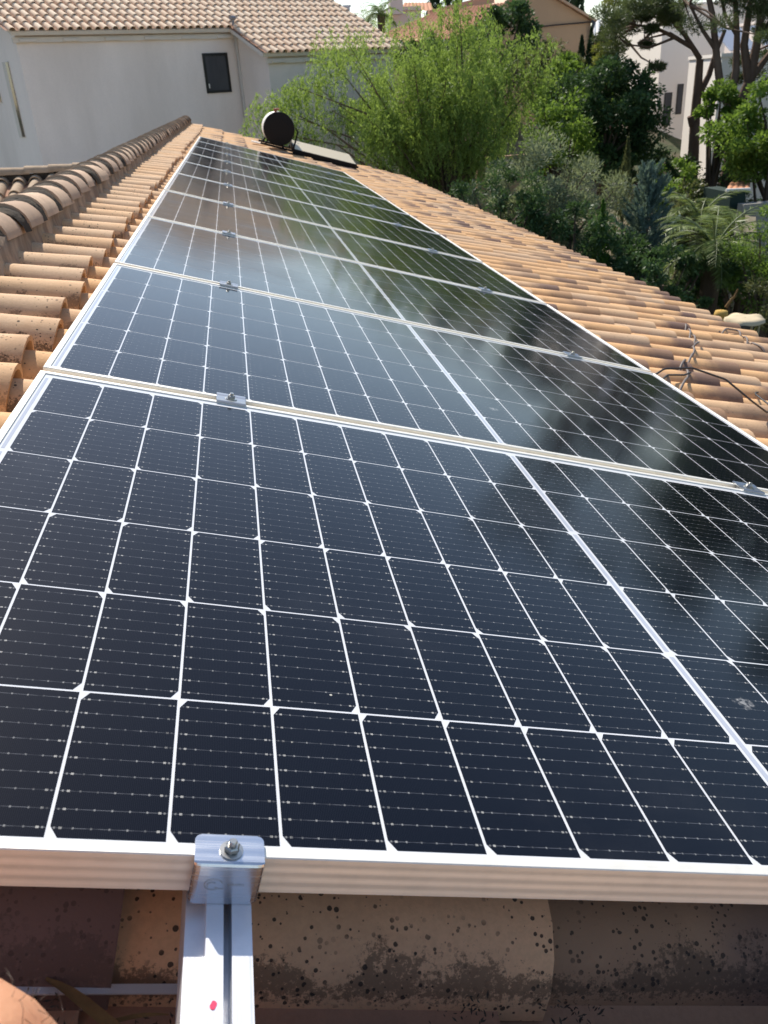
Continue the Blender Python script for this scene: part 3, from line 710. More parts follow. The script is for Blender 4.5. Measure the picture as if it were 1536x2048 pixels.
mb.build('roof_deck', M_eave, nh)
mb = MB()
def NW(s, bk, z): return NP0 * np.array([1, 1, 0]) + e_ * s + b_ * bk + np.array([0, 0, z])
ze = NP0[2] - 0.03; run = 6.0 * math.cos(pit); rise = 6.0 * math.sin(pit)
def hexa(mb, a, b, mi=0):   # a: bottom quad, b: top quad
    mb.face(a[::-1], mi); mb.face(b, mi)
    for i in range(4): mb.face([a[i], a[(i + 1) % 4], b[(i + 1) % 4], b[i]], mi)
tp = math.tan(pit)
def wallblock(s0, s1, k0, k1):
    a = [NW(s0, k0, -6), NW(s1, k0, -6), NW(s1, k1, -6), NW(s0, k1, -6)]
    zz = lambda k: NP0[2] - 0.10 + tp * k - 0.02
    hexa(mb, a, [NW(s0, k0, zz(k0)), NW(s1, k0, zz(k0)), NW(s1, k1, zz(k1)), NW(s0, k1, zz(k1))])
wallblock(0.10, 5.40, 0.22, 5.7); tl = 1.52 * math.cos(pit)
wallblock(5.42, 9.3, -tl + 0.22, 5.6)
mb.build('wall', M_wallw, nh)
mb = MB()   # eave cornice with rafter blocks
for (s0, s1, k0, z0) in ((0.02, 5.42, 0.20, NP0[2] - 0.16), (5.36, 9.0, -tl + 0.20, NP0[2] - 1.52 * math.sin(pit) - 0.16)):
    mb.box(NW((s0 + s1) / 2, k0 - 0.01, z0 + 0.03), (s1 - s0, 0.07, 0.10), (e_, b_, (0, 0, 1)))
    s = s0 + 0.3
    while s < s1: mb.box(NW(s, k0 - 0.05, z0 + 0.02), (0.35, 0.06, 0.05), (e_, b_, (0, 0, 1))); s += 0.95
mb.build('cornice', M_eave, nh)
def on_wall(x, y, bk):
    d = CR.T @ np.array([(x - 768) / FPX, (y - 1024) / FPX, 1.0]); Q = NW(0, bk, 0); return CC + d * ((Q - CC) @ b_) / (d @ b_)
def wall_rect(pxs, bk):
    P = [on_wall(x, y, bk) for x, y in pxs]; ss = [(p - NW(0, 0, 0)) @ e_ for p in P]; zs = [p[2] for p in P]
    return (ss[0] + ss[3]) / 2, (ss[1] + ss[2]) / 2, (zs[2] + zs[3]) / 2, (zs[0] + zs[1]) / 2
def window_on(s0, s1, z0, z1, bk, parent, glass):
    f = MB(); t_ = 0.055; E3 = (e_, b_, np.array([0, 0, 1.0]))
    for (a, b, c_, d) in ((s0, s1, z1 - t_, z1), (s0, s1, z0, z0 + t_), (s0, s0 + t_, z0 + t_, z1 - t_), (s1 - t_, s1, z0 + t_, z1 - t_)):
        f.box(NW((a + b) / 2, bk - 0.005, (c_ + d) / 2), (b - a, 0.05, d - c_), E3)
    fo = f.build('window', M_frameblack, parent)
    g_ = MB(); g_.box(NW((s0 + s1) / 2, bk - 0.004, (z0 + z1) / 2), (s1 - s0 - 2 * t_, 0.01, z1 - z0 - 2 * t_), E3); g_.build('pane', glass, fo)
    h = MB(); h.box(NW(s0 + t_ * 1.2, bk - 0.045, z0 + 0.16), (0.02, 0.03, 0.10), E3); h.build('handle', M_white, fo)
    return fo
r_ = wall_rect([(404, 106), (454, 106), (462, 185), (413, 186)], 0.22)
window_on(*r_, 0.215, nh, M_blind)
# slit windows on the side wall (faces camera's left): vertical dark slots with deep reveal
def on_side(x, y, s_):
    d = CR.T @ np.array([(x - 768) / FPX, (y - 1024) / FPX, 1.0]); Q = NW(s_, 0, 0); return CC + d * ((Q - CC) @ e_) / (d @ e_)
for (xa, ya, xb, yb, k) in ((18, 122, 52, 275, 0), (-6, 150, 5, 205, 1)):
    Pt = on_side(xa, ya, 0.10); Pb = on_side(xb, yb, 0.10); kk = (Pb - NW(0, 0, 0)) @ b_; zt_, zb_ = Pt[2], Pb[2]
    w_ = 0.42; sw = MB(); sd_ = MB()
    sw.box(NW(0.092, kk + w_ / 2, (zt_ + zb_) / 2), (0.012, w_, zt_ - zb_), (e_, b_, (0, 0, 1)))
    sd_.box(NW(0.085, kk + w_ * 0.22, (zt_ + zb_) / 2), (0.014, w_ * 0.40, zt_ - zb_ - 0.03), (e_, b_, (0, 0, 1)))
    o = sw.build('slit_window', M_eave, nh); sd_.build('pane', M_glassdark, o)
mb = MB()
P = on_wall(471, 66, 0.13); s_ = (P - NW(0, 0, 0)) @ e_
mb.tube([NW(s_, 0.14, P[2] - 0.05), NW(s_ + 0.02, 0.14, P[2] - 3.5), NW(s_ + 0.02, 0.14, -6)], 0.045, 10); mb.build('downpipe', M_pipe, nh)
mb = MB(); mb.box(NW(s_, 0.12, P[2] - 0.06), (0.13, 0.14, 0.14), (e_, b_, (0, 0, 1))); mb.build('hopper', M_pipe, nh)
mb = MB(); q = on_wall(468, 45, 0.0); s2 = (q - NW(0, 0, 0)) @ e_
mb.tube([NW(s2, 0.05, q[2] - 0.1), NW(s2, 0.05, q[2] + 0.08)], 0.035, 8); mb.tube([NW(s2 - 0.07, 0.02, q[2] + 0.1), NW(s2 + 0.07, 0.08, q[2] + 0.1)], 0.05, 10)
mb.build('vent_pipe', mat('grey_vent', (0.2, 0.2, 0.22), 0.4, 0.5), nh)

# ------------------------------------------------------------------ vegetation
def leaves_mesh(C_, D_, S_, asp, tint, nrm=None):
    """one quad (diamond) per leaf: centre, long direction, size, aspect, tint 0..1"""
    n = len(C_); D_ = D_ / (np.linalg.norm(D_, axis=1, keepdims=True) + 1e-9)
    r = rng.normal(0, 1, (n, 3)) if nrm is None else nrm
    B_ = np.cross(D_, r); B_ /= np.linalg.norm(B_, axis=1, keepdims=True) + 1e-9
    l = S_[:, None]; ww = l * asp
    v_ = np.stack([C_ - D_ * l * .5, C_ + B_ * ww * .5 - D_ * l * .05, C_ + D_ * l * .5, C_ - B_ * ww * .5 - D_ * l * .05], 1)
    return v_.reshape(-1, 3), np.repeat(tint, 4)
def build_leaves(name, V_, T_, m_, parent):
    me = bpy.data.meshes.new(name); n = len(V_)
    me.vertices.add(n); me.vertices.foreach_set('co', V_.ravel()); me.loops.add(n); me.loops.foreach_set('vertex_index', np.arange(n))
    me.polygons.add(n // 4); me.polygons.foreach_set('loop_start', np.arange(0, n, 4)); me.polygons.foreach_set('loop_total', np.full(n // 4, 4))
    ca = me.color_attributes.new('tint', 'FLOAT_COLOR', 'CORNER')
    c_ = np.stack([T_, T_, T_, np.ones(n)], 1); ca.data.foreach_set('color', c_.ravel()); me.materials.append(m_); me.update()
    o = bpy.data.objects.new(name, me); COL.objects.link(o); o.parent = parent; return o
def blob_pts(n, rad, shell=0.55):
    p = rng.normal(0, 1, (n, 3)); p /= np.linalg.norm(p, axis=1, keepdims=True)
    return p * (shell + (1 - shell) * rng.random((n, 1)) ** 0.6) * np.array(rad)
def tree(name, label, cat, cen, rad, mk, nleaf, size, asp=0.45, clumps=40, clump_r=0.22, trunk_r=0.12, group=None, droop=0.0, up=0.0, bark=None, squash=0.8, limbs=14, base=None):
    cen = np.array(cen, float); z0 = gz(cen[0], cen[1]) - 0.1
    if base is not None: z0 = base
    th = thing(name, label, cat, (cen[0], cen[1], z0), group); O = np.array([cen[0], cen[1], z0]); cl = cen - O
    cp = blob_pts(clumps, rad, 0.35); cp[:, 2] = np.where(cp[:, 2] < -rad[2] * squash, -rad[2] * squash * rng.random(len(cp)), cp[:, 2])
    k = rng.integers(0, clumps, nleaf); cr = clump_r * min(rad[0], rad[2]) * rng.uniform(0.6, 1.4, clumps)
    d = rng.normal(0, 1, (nleaf, 3)); d /= np.linalg.norm(d, axis=1, keepdims=True)
    P = cl + cp[k] + d * (cr[k] * rng.random(nleaf) ** 0.45)[:, None] * np.array([1, 1, 0.8])
    if P[:, 2].min() < 0.05: P[:, 2] = np.maximum(P[:, 2], 0.05 + 0.2 * rng.random(nleaf))
    dr = d + rng.normal(0, 0.5, (nleaf, 3)); dr[:, 2] += up - droop
    ct = rng.random(clumps); ti = np.clip(ct[k] * 0.7 + rng.random(nleaf) * 0.45 - 0.05, 0, 1)
    Vv, T = leaves_mesh(P, dr, size * rng.uniform(0.6, 1.3, nleaf), asp, ti)
    build_leaves('crown', Vv, T, LM[mk], th)
    b = MB(); top = cl + (0, 0, -0.15 * rad[2])
    b.tube([(0, 0, 0), top * 0.5 + rng.normal(0, 0.05, 3), top], [trunk_r, trunk_r * .8, trunk_r * .4], 8)
    for i in range(min(limbs, clumps)):
        s = rng.uniform(0.35, 0.9); p = top * s; q = cl + cp[i]; b.tube([p, (p + q) / 2 + (0, 0, 0.1 * rad[2]), q], [trunk_r * .4, trunk_r * .25, trunk_r * .08], 5)
    b.build('trunk', bark or M_bark, th)
    return th
def cypress(name, label, cen_base, h, r, mk, n=2500, size=0.10, group=None, tipx=0.0):
    x, y, z = cen_base; th = thing(name, label, 'cypress', (x, y, z), group)
    s = rng.random(n) ** 0.8; a = rng.random(n) * 6.283; prof = np.sin(np.clip(s * 0.93 + 0.07, 0, 1) * math.pi) ** 0.55 * (1 - s * 0.75)
    rr = r * prof * rng.uniform(0.55, 1.08, n) * (1 + 0.18 * np.sin(s * 23 + a * 3))
    P = np.stack([rr * np.cos(a) + tipx * s * s, rr * np.sin(a), 0.1 + s * h], 1)
    D = np.stack([np.cos(a) * 0.35, np.sin(a) * 0.35, np.ones(n)], 1) + rng.normal(0, 0.2, (n, 3))
    Vv, T = leaves_mesh(P, D, size * rng.uniform(0.6, 1.3, n), 0.3, np.clip(rng.random(n), 0, 1)); build_leaves('crown', Vv, T, LM[mk], th)
    b = MB(); b.tube([(0, 0, -0.1), (0, 0, h * 0.6)], [0.06, 0.02], 6); b.build('trunk', M_bark, th); return th

# weeping pepper tree: limbs, hanging strings of small leaves
def pepper(cen, rad, base):
    th = thing('pepper_tree', 'large bright green weeping tree behind the far end of the tiled roof', 'tree', base); O = np.array(base); cl = np.array(cen) - O
    n = 2900; NL = 78; lobes = rng.normal(0, 1, (NL, 3)); lobes /= np.linalg.norm(lobes, axis=1, keepdims=True)
    lob = cl + lobes * np.array(rad) * rng.uniform(0.25, 1.0, (NL, 1)); lob[:, 2] = np.maximum(lob[:, 2], cl[2] - rad[2] * 0.75)
    lob = np.concatenate([lob, cl + np.array([[-1.0, -.2, 0.25], [-1.12, 0, 0.0], [-0.98, 0.1, -0.3], [-0.75, 0, 0.55], [-1.2, 0, 0.12], [-1.05, 0, -0.55], [-0.85, 0, -0.7], [-1.25, 0, -.2]]) * np.array(rad)])
    lr = rng.uniform(0.32, 0.7, len(lob)); kk = rng.integers(0, len(lob), n); off = blob_pts(n, (1, 1, 0.75), 0.3)
    start = lob[kk] + off * lr[kk][:, None]
    Cs = []; Ds = []; Ss = []; Ts = []; lt = rng.random(len(lob))
    for i in range(n):
        ln = rng.uniform(0.3, 0.95); m_n = int(ln / 0.02); s = np.linspace(0, 1, m_n)[:, None]
        sway = rng.normal(0, 0.22, 2)
        pts = start[i] + np.concatenate([sway[0] * s * ln + 0.18 * off[i][0] * (1 - (1 - s) ** 2), sway[1] * s * ln + 0.15 * off[i][1] * s, 0.10 * s - ln * s ** 1.5], 1)
        Cs.append(pts + rng.normal(0, 0.03, pts.shape)); d = rng.normal(0, 0.55, pts.shape); d[:, 2] -= 0.85; Ds.append(d)
        Ss.append(rng.uniform(0.06, 0.125, m_n)); Ts.append(np.clip(lt[kk[i]] * 0.75 + rng.random(m_n) * 0.5 - 0.15, 0, 1))
    Vv, T = leaves_mesh(np.concatenate(Cs), np.concatenate(Ds), np.concatenate(Ss), 0.22, np.concatenate(Ts)); build_leaves('crown', Vv, T, LM['pepper'], th)
    b = MB(); fork = cl * np.array([0.2, 0.2, 0.45])
    b.tube([(0, 0, 0), fork * .5, fork], [0.24, 0.2, 0.17], 10)
    for i in range(len(lob)):
        q = lob[i]; mid = fork * .4 + q * .6 + np.array([0, 0, 0.45]) + rng.normal(0, 0.12, 3); b.tube([fork, fork * .75 + q * .25 + (0, 0, .25), mid, q], [0.07, 0.042, 0.02, 0.008], 6)
    b.build('trunk', M_bark, th)
cP = at(868, 205, 20.2); pepper(cP, (3.05, 2.2, 1.85), (cP[0] + 0.3, cP[1], gz(cP[0], cP[1])))

# other garden trees (photograph x, y, depth, radii, ...)
def T(name, label, x, y, Y, rad, mk, n, size, **kw): return tree(name, label, 'tree', at(x, y, Y), rad, mk, n, size, **kw)
T('carob_tree', 'dense dark green round tree between the weeping tree and the pale buildings', 1212, 245, 24, (1.45, 1.5, 1.65), 'dark', 24000, 0.13, asp=0.45, clumps=90, clump_r=0.26, squash=0.95)
T('broadleaf_tree', 'mid green leafy tree left of the dark round tree', 1150, 185, 26, (1.2, 1.2, 1.1), 'green', 6000, 0.13, clumps=40, clump_r=0.3)
T('broadleaf_tree', 'upright darker green tree in front of the peach house gable', 1000, 88, 30, (1.25, 1.2, 1.4), 'dark', 7000, 0.15, clumps=40, clump_r=0.3)
T('broadleaf_tree', 'olive brown bushy tree left of the small cypress hedge', 1090, 150, 28, (1.15, 1.1, 1.0), 'brown', 6000, 0.12, clumps=40, clump_r=0.32)
T('broadleaf_tree', 'yellow green shrubby tree low behind the weeping tree', 1120, 270, 22.5, (0.9, 0.9, 1.3), 'green', 5000, 0.12, clumps=36, clump_r=0.32)
T('broadleaf_tree', 'tree top peeking above the weeping tree below the far peach roof', 850, 110, 32, (1.4, 1.2, 0.8), 'dark', 5000, 0.15, clumps=40, clump_r=0.3)
T('olive_tree', 'wide grey green olive bush above the right roof edge', 1085, 400, 16.5, (1.75, 1.3, 1.15), 'olive', 22000, 0.085, asp=0.28, clumps=70, clump_r=0.25, up=0.6, squash=0.95)
T('olive_tree', 'lower dark part of olive hedge beyond the tiled eave', 1000, 430, 15.2, (1.0, 0.9, 0.8), 'dark', 7000, 0.09, asp=0.3, clumps=40, clump_r=0.3)
T('garden_shrub', 'shadowed dark shrub behind the eave between olive and young cypress', 1150, 500, 14.5, (1.2, 0.9, 0.75), 'dark', 8000, 0.09, asp=0.35, clumps=40, clump_r=0.3)
# blue conifer with upswept sprays
def conifer(label, x, y, Y, h, r, mk, n=9000):
    c_ = at(x, y, Y); z0 = gz(c_[0], c_[1]); H = c_[2] - z0; th = thing('blue_conifer', label, 'tree', (c_[0], c_[1], z0))
    Cs = []; Ds = []; Ts = []
    for i in range(230):
        s = rng.random() ** 0.8; a = rng.random() * 6.283; zz = H - h * s; rr = r * (0.12 + 0.88 * s) * rng.uniform(0.6, 1.12); m_n = n // 230
        q = np.linspace(0.15, 1, m_n)[:, None]; tip = np.array([math.cos(a) * rr, math.sin(a) * rr, 0.25 + 0.2 * rr])
        pts = np.array([0, 0, zz]) + tip * np.concatenate([q, q, q ** 1.8], 1) + rng.normal(0, 0.05, (m_n, 3)) * (1.2 - q)
        Cs.append(pts); Ds.append(np.tile(tip / np.linalg.norm(tip), (m_n, 1)) + rng.normal(0, 0.45, (m_n, 3)) + (0, 0, .3)); Ts.append(np.clip(rng.random(m_n) * .5 + rng.random() * .5, 0, 1))
    Vv, T_ = leaves_mesh(np.concatenate(Cs), np.concatenate(Ds), rng.uniform(0.07, 0.15, sum(len(x) for x in Cs)), 0.2, np.concatenate(Ts)); build_leaves('crown', Vv, T_, LM[mk], th)
    b = MB(); b.tube([(0, 0, 0), (0, 0, H)], [0.12, 0.02], 8); b.build('trunk', M_bark, th)
conifer('blue grey conifer with upswept sprays right of the bright young cypress', 1300, 352, 15.5, 3.4, 1.6, 'blue', 26000)
def cyp(label, x, ytop, Y, h, r, mk, n=2500, size=0.09, group=None):
    t_ = at(x, ytop, Y); return cypress('cypress', label, (t_[0], t_[1], t_[2] - h), h, r, mk, n, size, group)
cyp('bright green young cypress standing against the dark shrubs', 1206, 412, 14.0, 2.6, 0.32, 'bright', 2600, 0.07)
cyp('slim dull green cypress spire beside the olive bush', 1256, 285, 18.5, 3.5, 0.36, 'brown', 2600, 0.09)
cyp('very thin cypress tip in front of the cream wall', 1299, 128, 27, 3.5, 0.20, 'cypress', 1200, 0.1)
for x, yt, rr, hh, lb in ((1092, 92, 0.55, 2.6, 'small dark cypress against the peach wall, leftmost of the row'), (1164, 78, 0.42, 2.6, 'slender dark cypress against the peach wall, second of the row'),
                  (1183, 62, 0.42, 3.2, 'third cypress of the row, at the peach house corner'), (1202, 58, 0.45, 3.4, 'fourth cypress of the row, just right of the peach house'), (1228, 96, 0.8, 2.4, 'broad low cypress ending the row beside the pine')):
    cyp(lb, x, yt, 33, hh, rr, 'cypress', 2200, 0.14, 'row of small cypresses by the peach house')
for x, yt, Y, rr, hh, lb in ((905, -60, 60, 2.0, 9, 'tall dark cypress behind the peach roof, left one'), (868, -40, 62, 1.6, 8, 'dark cypress behind the terracotta roof beside the white chimney'), (1140, -50, 58, 1.5, 9, 'tall dark cypress behind the peach gable'), (1160, -40, 60, 1.3, 9, 'dark cypress right of the one behind the peach gable')):
    cyp(lb, x, yt, Y, hh, rr, 'cypress', 3500, 0.3, 'tall cypresses behind the peach house')
cyp('ivy dark cypress column at the foot of the pine trunk', 1380, 300, 26, 3.2, 0.42, 'cypress', 2600, 0.12)
T('garden_shrub', 'green shrub left of the pine foot below the cream building', 1350, 385, 20, (0.9, 0.8, 0.7), 'green', 4000, 0.1, clumps=30, clump_r=0.34)
T('garden_shrub', 'low dark shrub at the foot of the cream building', 1300, 350, 25, (1.5, 0.8, 0.8), 'dark', 5000, 0.12, clumps=30, clump_r=0.34)
T('garden_shrub', 'dark shrubs in the shade right of the pine trunk', 1440, 400, 22, (1.2, 0.8, 0.9), 'dark', 5000, 0.12, clumps=30, clump_r=0.34)
T('garden_shrub', 'brown green bush filling the slope behind the palm', 1400, 440, 19, (1.3, 0.8, 0.9), 'brown', 4500, 0.1, clumps=30, clump_r=0.34)
T('citrus_tree', 'bright glossy green tree at the right edge below the pine', 1552, 262, 19, (1.5, 1.3, 1.1), 'green', 14000, 0.11, asp=0.5, clumps=50, clump_r=0.3)
T('citrus_tree', 'smaller dark glossy tree left of the bright green tree', 1440, 225, 20.5, (0.55, 0.6, 0.75), 'green', 3500, 0.11, asp=0.5, clumps=26, clump_r=0.34)
T('garden_shrub', 'light green feathery shrub at the right edge above the table', 1545, 520, 12.5, (0.75, 0.7, 1.0), 'green', 6500, 0.07, asp=0.3, clumps=40, clump_r=0.3)
T('garden_shrub', 'yellowish shrub at the right edge near the round table', 1560, 600, 11.5, (0.5, 0.5, 0.6), 'brown', 3000, 0.07, asp=0.3, clumps=30, clump_r=0.3)
T('garden_shrub', 'dark shade shrubs behind the eave and under the palm', 1330, 560, 13.2, (1.2, 0.7, 0.6), 'dark', 7000, 0.09, clumps=36, clump_r=0.3)
T('garden_shrub', 'dark leafy mass behind the round table', 1480, 575, 14.5, (1.3, 0.6, 0.75), 'dark', 7000, 0.09, clumps=36, clump_r=0.3)

# palms
def palm(label, x, y, Y, nf, ln, trunk_r=0.16, m_='palm', leaf=0.32):
    c_ = at(x, y, Y); z0 = gz(c_[0], c_[1]) - .1; H = c_[2] - z0; th = thing('palm_tree', label, 'palm', (c_[0], c_[1], z0))
    Cs = []; Ds = []; Ss = []; Ts = []; st = MB()
    for i in range(nf):
        a = i * 2.39996; el = rng.uniform(0.0, 1.25); l_ = ln * rng.uniform(0.8, 1.1); P = [np.array([0, 0, H])]; d = np.array([math.cos(a) * math.cos(el), math.sin(a) * math.cos(el), math.sin(el)])
        for k in range(14): P.append(P[-1] + d * l_ / 14); d = d + np.array([0, 0, -0.135]); d /= np.linalg.norm(d)
        st.tube(P, [0.018 * (1 - k / 16) for k in range(15)], 5)
        sv = np.cross(d, (0, 0, 1)); sv /= np.linalg.norm(sv) + 1e-9; tn = rng.random() * .6
        for k in range(2, 15):
            tdir = P[k] - P[k - 1]; tdir /= np.linalg.norm(tdir)
            for h_ in range(4):
                q = P[k - 1] + (P[k] - P[k - 1]) * h_ / 4
                for sg in (-1, 1):
                    dd = sv * sg + tdir * 0.65 + np.array([0, 0, -0.25]) + rng.normal(0, 0.08, 3); dd /= np.linalg.norm(dd); sz = leaf * (1.05 - abs(k - 7) / 11)
                    Cs.append(q + dd * sz / 2); Ds.append(dd); Ss.append(sz); Ts.append(min(1, tn + rng.random() * .4))
    Vv, T_ = leaves_mesh(np.array(Cs), np.array(Ds), np.array(Ss), 0.085, np.array(Ts), np.tile([0, 0, 1.0], (len(Cs), 1)) + rng.normal(0, .3, (len(Cs), 3)))
    build_leaves('fronds', Vv, T_, LM[m_], th); st.build('frond_stems', mat('frond_stem', (0.16, 0.19, 0.08), 0.5), th)
    b = MB(); b.tube([(0, 0, 0), (0, 0, H * .5), (0, 0, H)], [trunk_r * 1.2, trunk_r, trunk_r * 1.1], 10); b.build('trunk', M_bark, th); return th
palm('arching palm in the garden beyond the right eave', 1428, 500, 13.6, 34, 1.35)
palm('second smaller palm with yellow fronds behind the first', 1400, 440, 16.5, 18, 1.2)
palm('distant palm tree left of the white chimney', 762, 30, 52, 26, 1.3, 0.2, 'green')
palm('distant palm low beside the grey roofed house', 735, 48, 54, 20, 1.6, 0.2, 'green')

# stone pines at the right: forked trunks with flat needle clouds
def needle_clouds(pts, rad, n, size):
    k = rng.integers(0, len(pts), n); o_ = rng.normal(0, 1, (n, 3)); o_ /= np.linalg.norm(o_, axis=1, keepdims=True)
    rr = (np.array(rad)[k] * rng.random(n) ** 0.5)[:, None]
    C_ = np.array(pts)[k] + o_ * rr * np.array([1, 1, 0.55]); D_ = o_ + rng.normal(0, .5, (n, 3)) + np.array([0, 0, .35])
    ct = rng.random(len(pts)); return C_, D_, size * rng.uniform(.6, 1.3, n), np.clip(ct[k] * .6 + rng.random(n) * .5, 0, 1)
def pine(label, paths, clouds, n, size, bark, base, mk='pine'):
    O = np.array([base[0], base[1], gz(base[0], base[1]) - 0.1]); th = thing('pine_tree', label, 'pine', O)
    b = MB()
    for pth, r0, r1 in paths:
        P = [np.array(p) - O for p in pth]; b.tube(P, list(np.linspace(r0, r1, len(P))), 9)
    C0 = [np.array(c_) - O for c_, r in clouds]; R0 = [r for c_, r in clouds]
    ends = [np.array(p[0][-1]) - O for p in paths if p[2] < 0.06] or [np.array(paths[0][0][-1]) - O]
    for c_ in C0:
        e = min(ends, key=lambda q: np.linalg.norm(q - c_)); b.tube([e, (e + c_) / 2 + rng.normal(0, .12, 3), c_], [0.035, 0.025, 0.01], 5)
    b.build('trunk', bark, th)
    Vv, T_ = leaves_mesh(*needle_clouds(C0, R0, n, size)[:3], 0.16, needle_clouds(C0, R0, n, size)[3]) if False else (None, None)
    c4 = needle_clouds(C0, R0, n, size); Vv, T_ = leaves_mesh(c4[0], c4[1], c4[2], 0.16, c4[3]); build_leaves('crown', Vv, T_, LM[mk], th); return th
Y1 = 25.0
def A(x, y, Y=Y1): return at(x, y, Y)
g1 = A(1378, 420)
pine('pine with pruned stub on its dark trunk before the cream building',
     [([A(1376, 430), A(1386, 330), A(1390, 240), A(1396, 170), A(1400, 118)], 0.19, 0.10), ([A(1386, 250), A(1381, 232)], 0.12, 0.10),
      ([A(1400, 118), A(1385, 95), A(1350, 75), A(1310, 55), A(1270, 50)], 0.08, 0.03), ([A(1400, 118), A(1370, 70), A(1330, 25), A(1290, 5)], 0.08, 0.03),
      ([A(1398, 190), A(1418, 150), A(1430, 110), A(1450, 60)], 0.10, 0.05), ([A(1385, 95), A(1340, 66), A(1290, 78)], 0.05, 0.02), ([A(1350, 75), A(1300, 95), A(1262, 90)], 0.04, 0.02),
      ([A(1370, 70), A(1340, 5), A(1290, -20)], 0.05, 0.02)],
     [(A(1220 + rng.normal(0, 12), 25 + i * 13, Y1 + rng.normal(0, .8)), 0.42) for i in range(7)] + [(A(1255 + rng.normal(0, 16), -10 + i * 16, Y1 + rng.normal(0, .9)), 0.42) for i in range(5)] +
     [(A(1300 + rng.normal(0, 18), 70 + rng.normal(0, 30), Y1 + rng.normal(0, .8)), 0.26) for i in range(4)] + [(A(1330 + rng.normal(0, 30), rng.uniform(-40, 40), Y1 + rng.normal(0, .9)), 0.42) for i in range(10)],
     19000, 0.13, M_barkred, g1)
Y2 = 22.5
def A2(x, y, Y=Y2): return at(x, y, Y)
g2 = A2(1440, 470)
pine('big forked pine leaning into the upper right corner',
     [([A2(1428, 480), A2(1445, 400), A2(1462, 330), A2(1470, 260), A2(1462, 200)], 0.27, 0.17), ([A2(1466, 230), A2(1440, 170), A2(1432, 100), A2(1425, 30), A2(1410, -40)], 0.12, 0.06),
      ([A2(1462, 200), A2(1472, 140), A2(1474, 70), A2(1470, -10)], 0.11, 0.06), ([A2(1466, 240), A2(1500, 160), A2(1515, 80), A2(1530, -20)], 0.15, 0.08),
      ([A2(1498, 170), A2(1488, 90), A2(1500, 10), A2(1520, -60)], 0.12, 0.06), ([A2(1432, 100), A2(1405, 60), A2(1380, 10)], 0.06, 0.03), ([A2(1500, 160), A2(1530, 120), A2(1560, 80)], 0.1, 0.05),
      ([A2(1474, 70), A2(1450, 30), A2(1440, -20)], 0.06, 0.03), ([A2(1515, 80), A2(1540, 40), A2(1570, 10)], 0.06, 0.03)],
     [(A2(rng.uniform(1365, 1600), rng.uniform(-70, 75), Y2 + rng.normal(0, 1.0)), rng.uniform(0.28, 0.5)) for i in range(34)] + [(A2(rng.uniform(1380, 1850), rng.uniform(-520, -60), Y2 + rng.normal(0, 1.2)), rng.uniform(0.5, 0.9)) for i in range(46)] + [(A2(rng.uniform(1470, 1580), rng.uniform(70, 180), Y2 + rng.uniform(0.5, 2)), 0.32) for i in range(12)],
     42000, 0.13, M_barkred, g2)
for (x, y, z, r3, lb) in ((16.8, 19.0, 0.6, (2.6, 2.4, 4.6), 'tall dark garden tree beyond the right edge, nearest the pines'), (18.5, 14.5, 0.5, (2.6, 2.4, 4.8), 'tall dark garden tree beyond the right edge, farther right'), (21.0, 24.5, 1.0, (3.0, 2.2, 5.0), 'tall dark garden tree beyond the right edge, standing behind the other two')):
    tree('broadleaf_tree', lb, 'tree', (x, y, z), r3, 'dark', 9000, 0.3, clumps=60, clump_r=0.32)
# yellow-green conifer beside the first pine
T('pine_tree', 'yellow green lit conifer left of the pines', 1222, 78, 27, (0.55, 0.8, 1.7), 'yellow', 7000, 0.12, asp=0.18, clumps=36, clump_r=0.5)

# ------------------------------------------------------------------ background buildings
Z3 = (0, 0, 1)
def oriented(name, label, corner, ang, wf, ds, z0, z1, m_, group=None):
    """box building: near-left corner, front face runs along a (to the right), side runs back"""
    a = np.array([math.cos(ang), math.sin(ang), 0]); bk = np.array([-math.sin(ang), math.cos(ang), 0])
    th = thing(name, label, 'building', (corner[0], corner[1], z0), group); O = np.array([corner[0], corner[1], z0])
    mb = MB(); mb.box(a * wf / 2 + bk * ds / 2 + np.array([0, 0, (z1 - z0) / 2]), (wf, ds, z1 - z0), (a, bk, Z3)); 
    mb.box(a * wf / 2 + bk * ds / 2 + np.array([0, 0, (z1 - z0) + 0.06]), (wf + 0.1, ds + 0.1, 0.12), (a, bk, Z3)); mb.build('wall', m_, th)
    return th, a, bk, O
AG = R_(-12)
c1_ = at(1414, 385, 33); z1t = at(1414, 116, 33)[2]
B1, a1, k1, O1 = oriented('modern_building', 'cream flat-roofed modern building with doorway behind the pine trunks', c1_, AG, 6.5, 4.4, c1_[2] - 1.5, z1t, M_cream)
mb = MB(); mb.box(a1 * -0.01 + k1 * 2.6 + np.array([0, 0, 2.2]), (0.06, 0.9, 2.1), (a1, k1, Z3)); mb.build('door', mat('brown_door', (0.25, 0.16, 0.10), 0.5), B1)
mb = MB(); mb.box(a1 * 3.6 + k1 * -0.01 + np.array([0, 0, 1.9]), (1.0, 0.06, 1.7), (a1, k1, Z3)); wd_ = mb.build('window', M_frameblack, B1)
YB = 50.0; c2_ = at(1303, 330, YB); z2t = at(1320, 15, YB)[2]
B2, a2, k2, O2 = oriented('modern_building', 'taller pale building in shade with two narrow windows, behind the dark round tree', c2_, AG, 9.5, 12.0, c2_[2] - 1.5, z2t, M_cream)
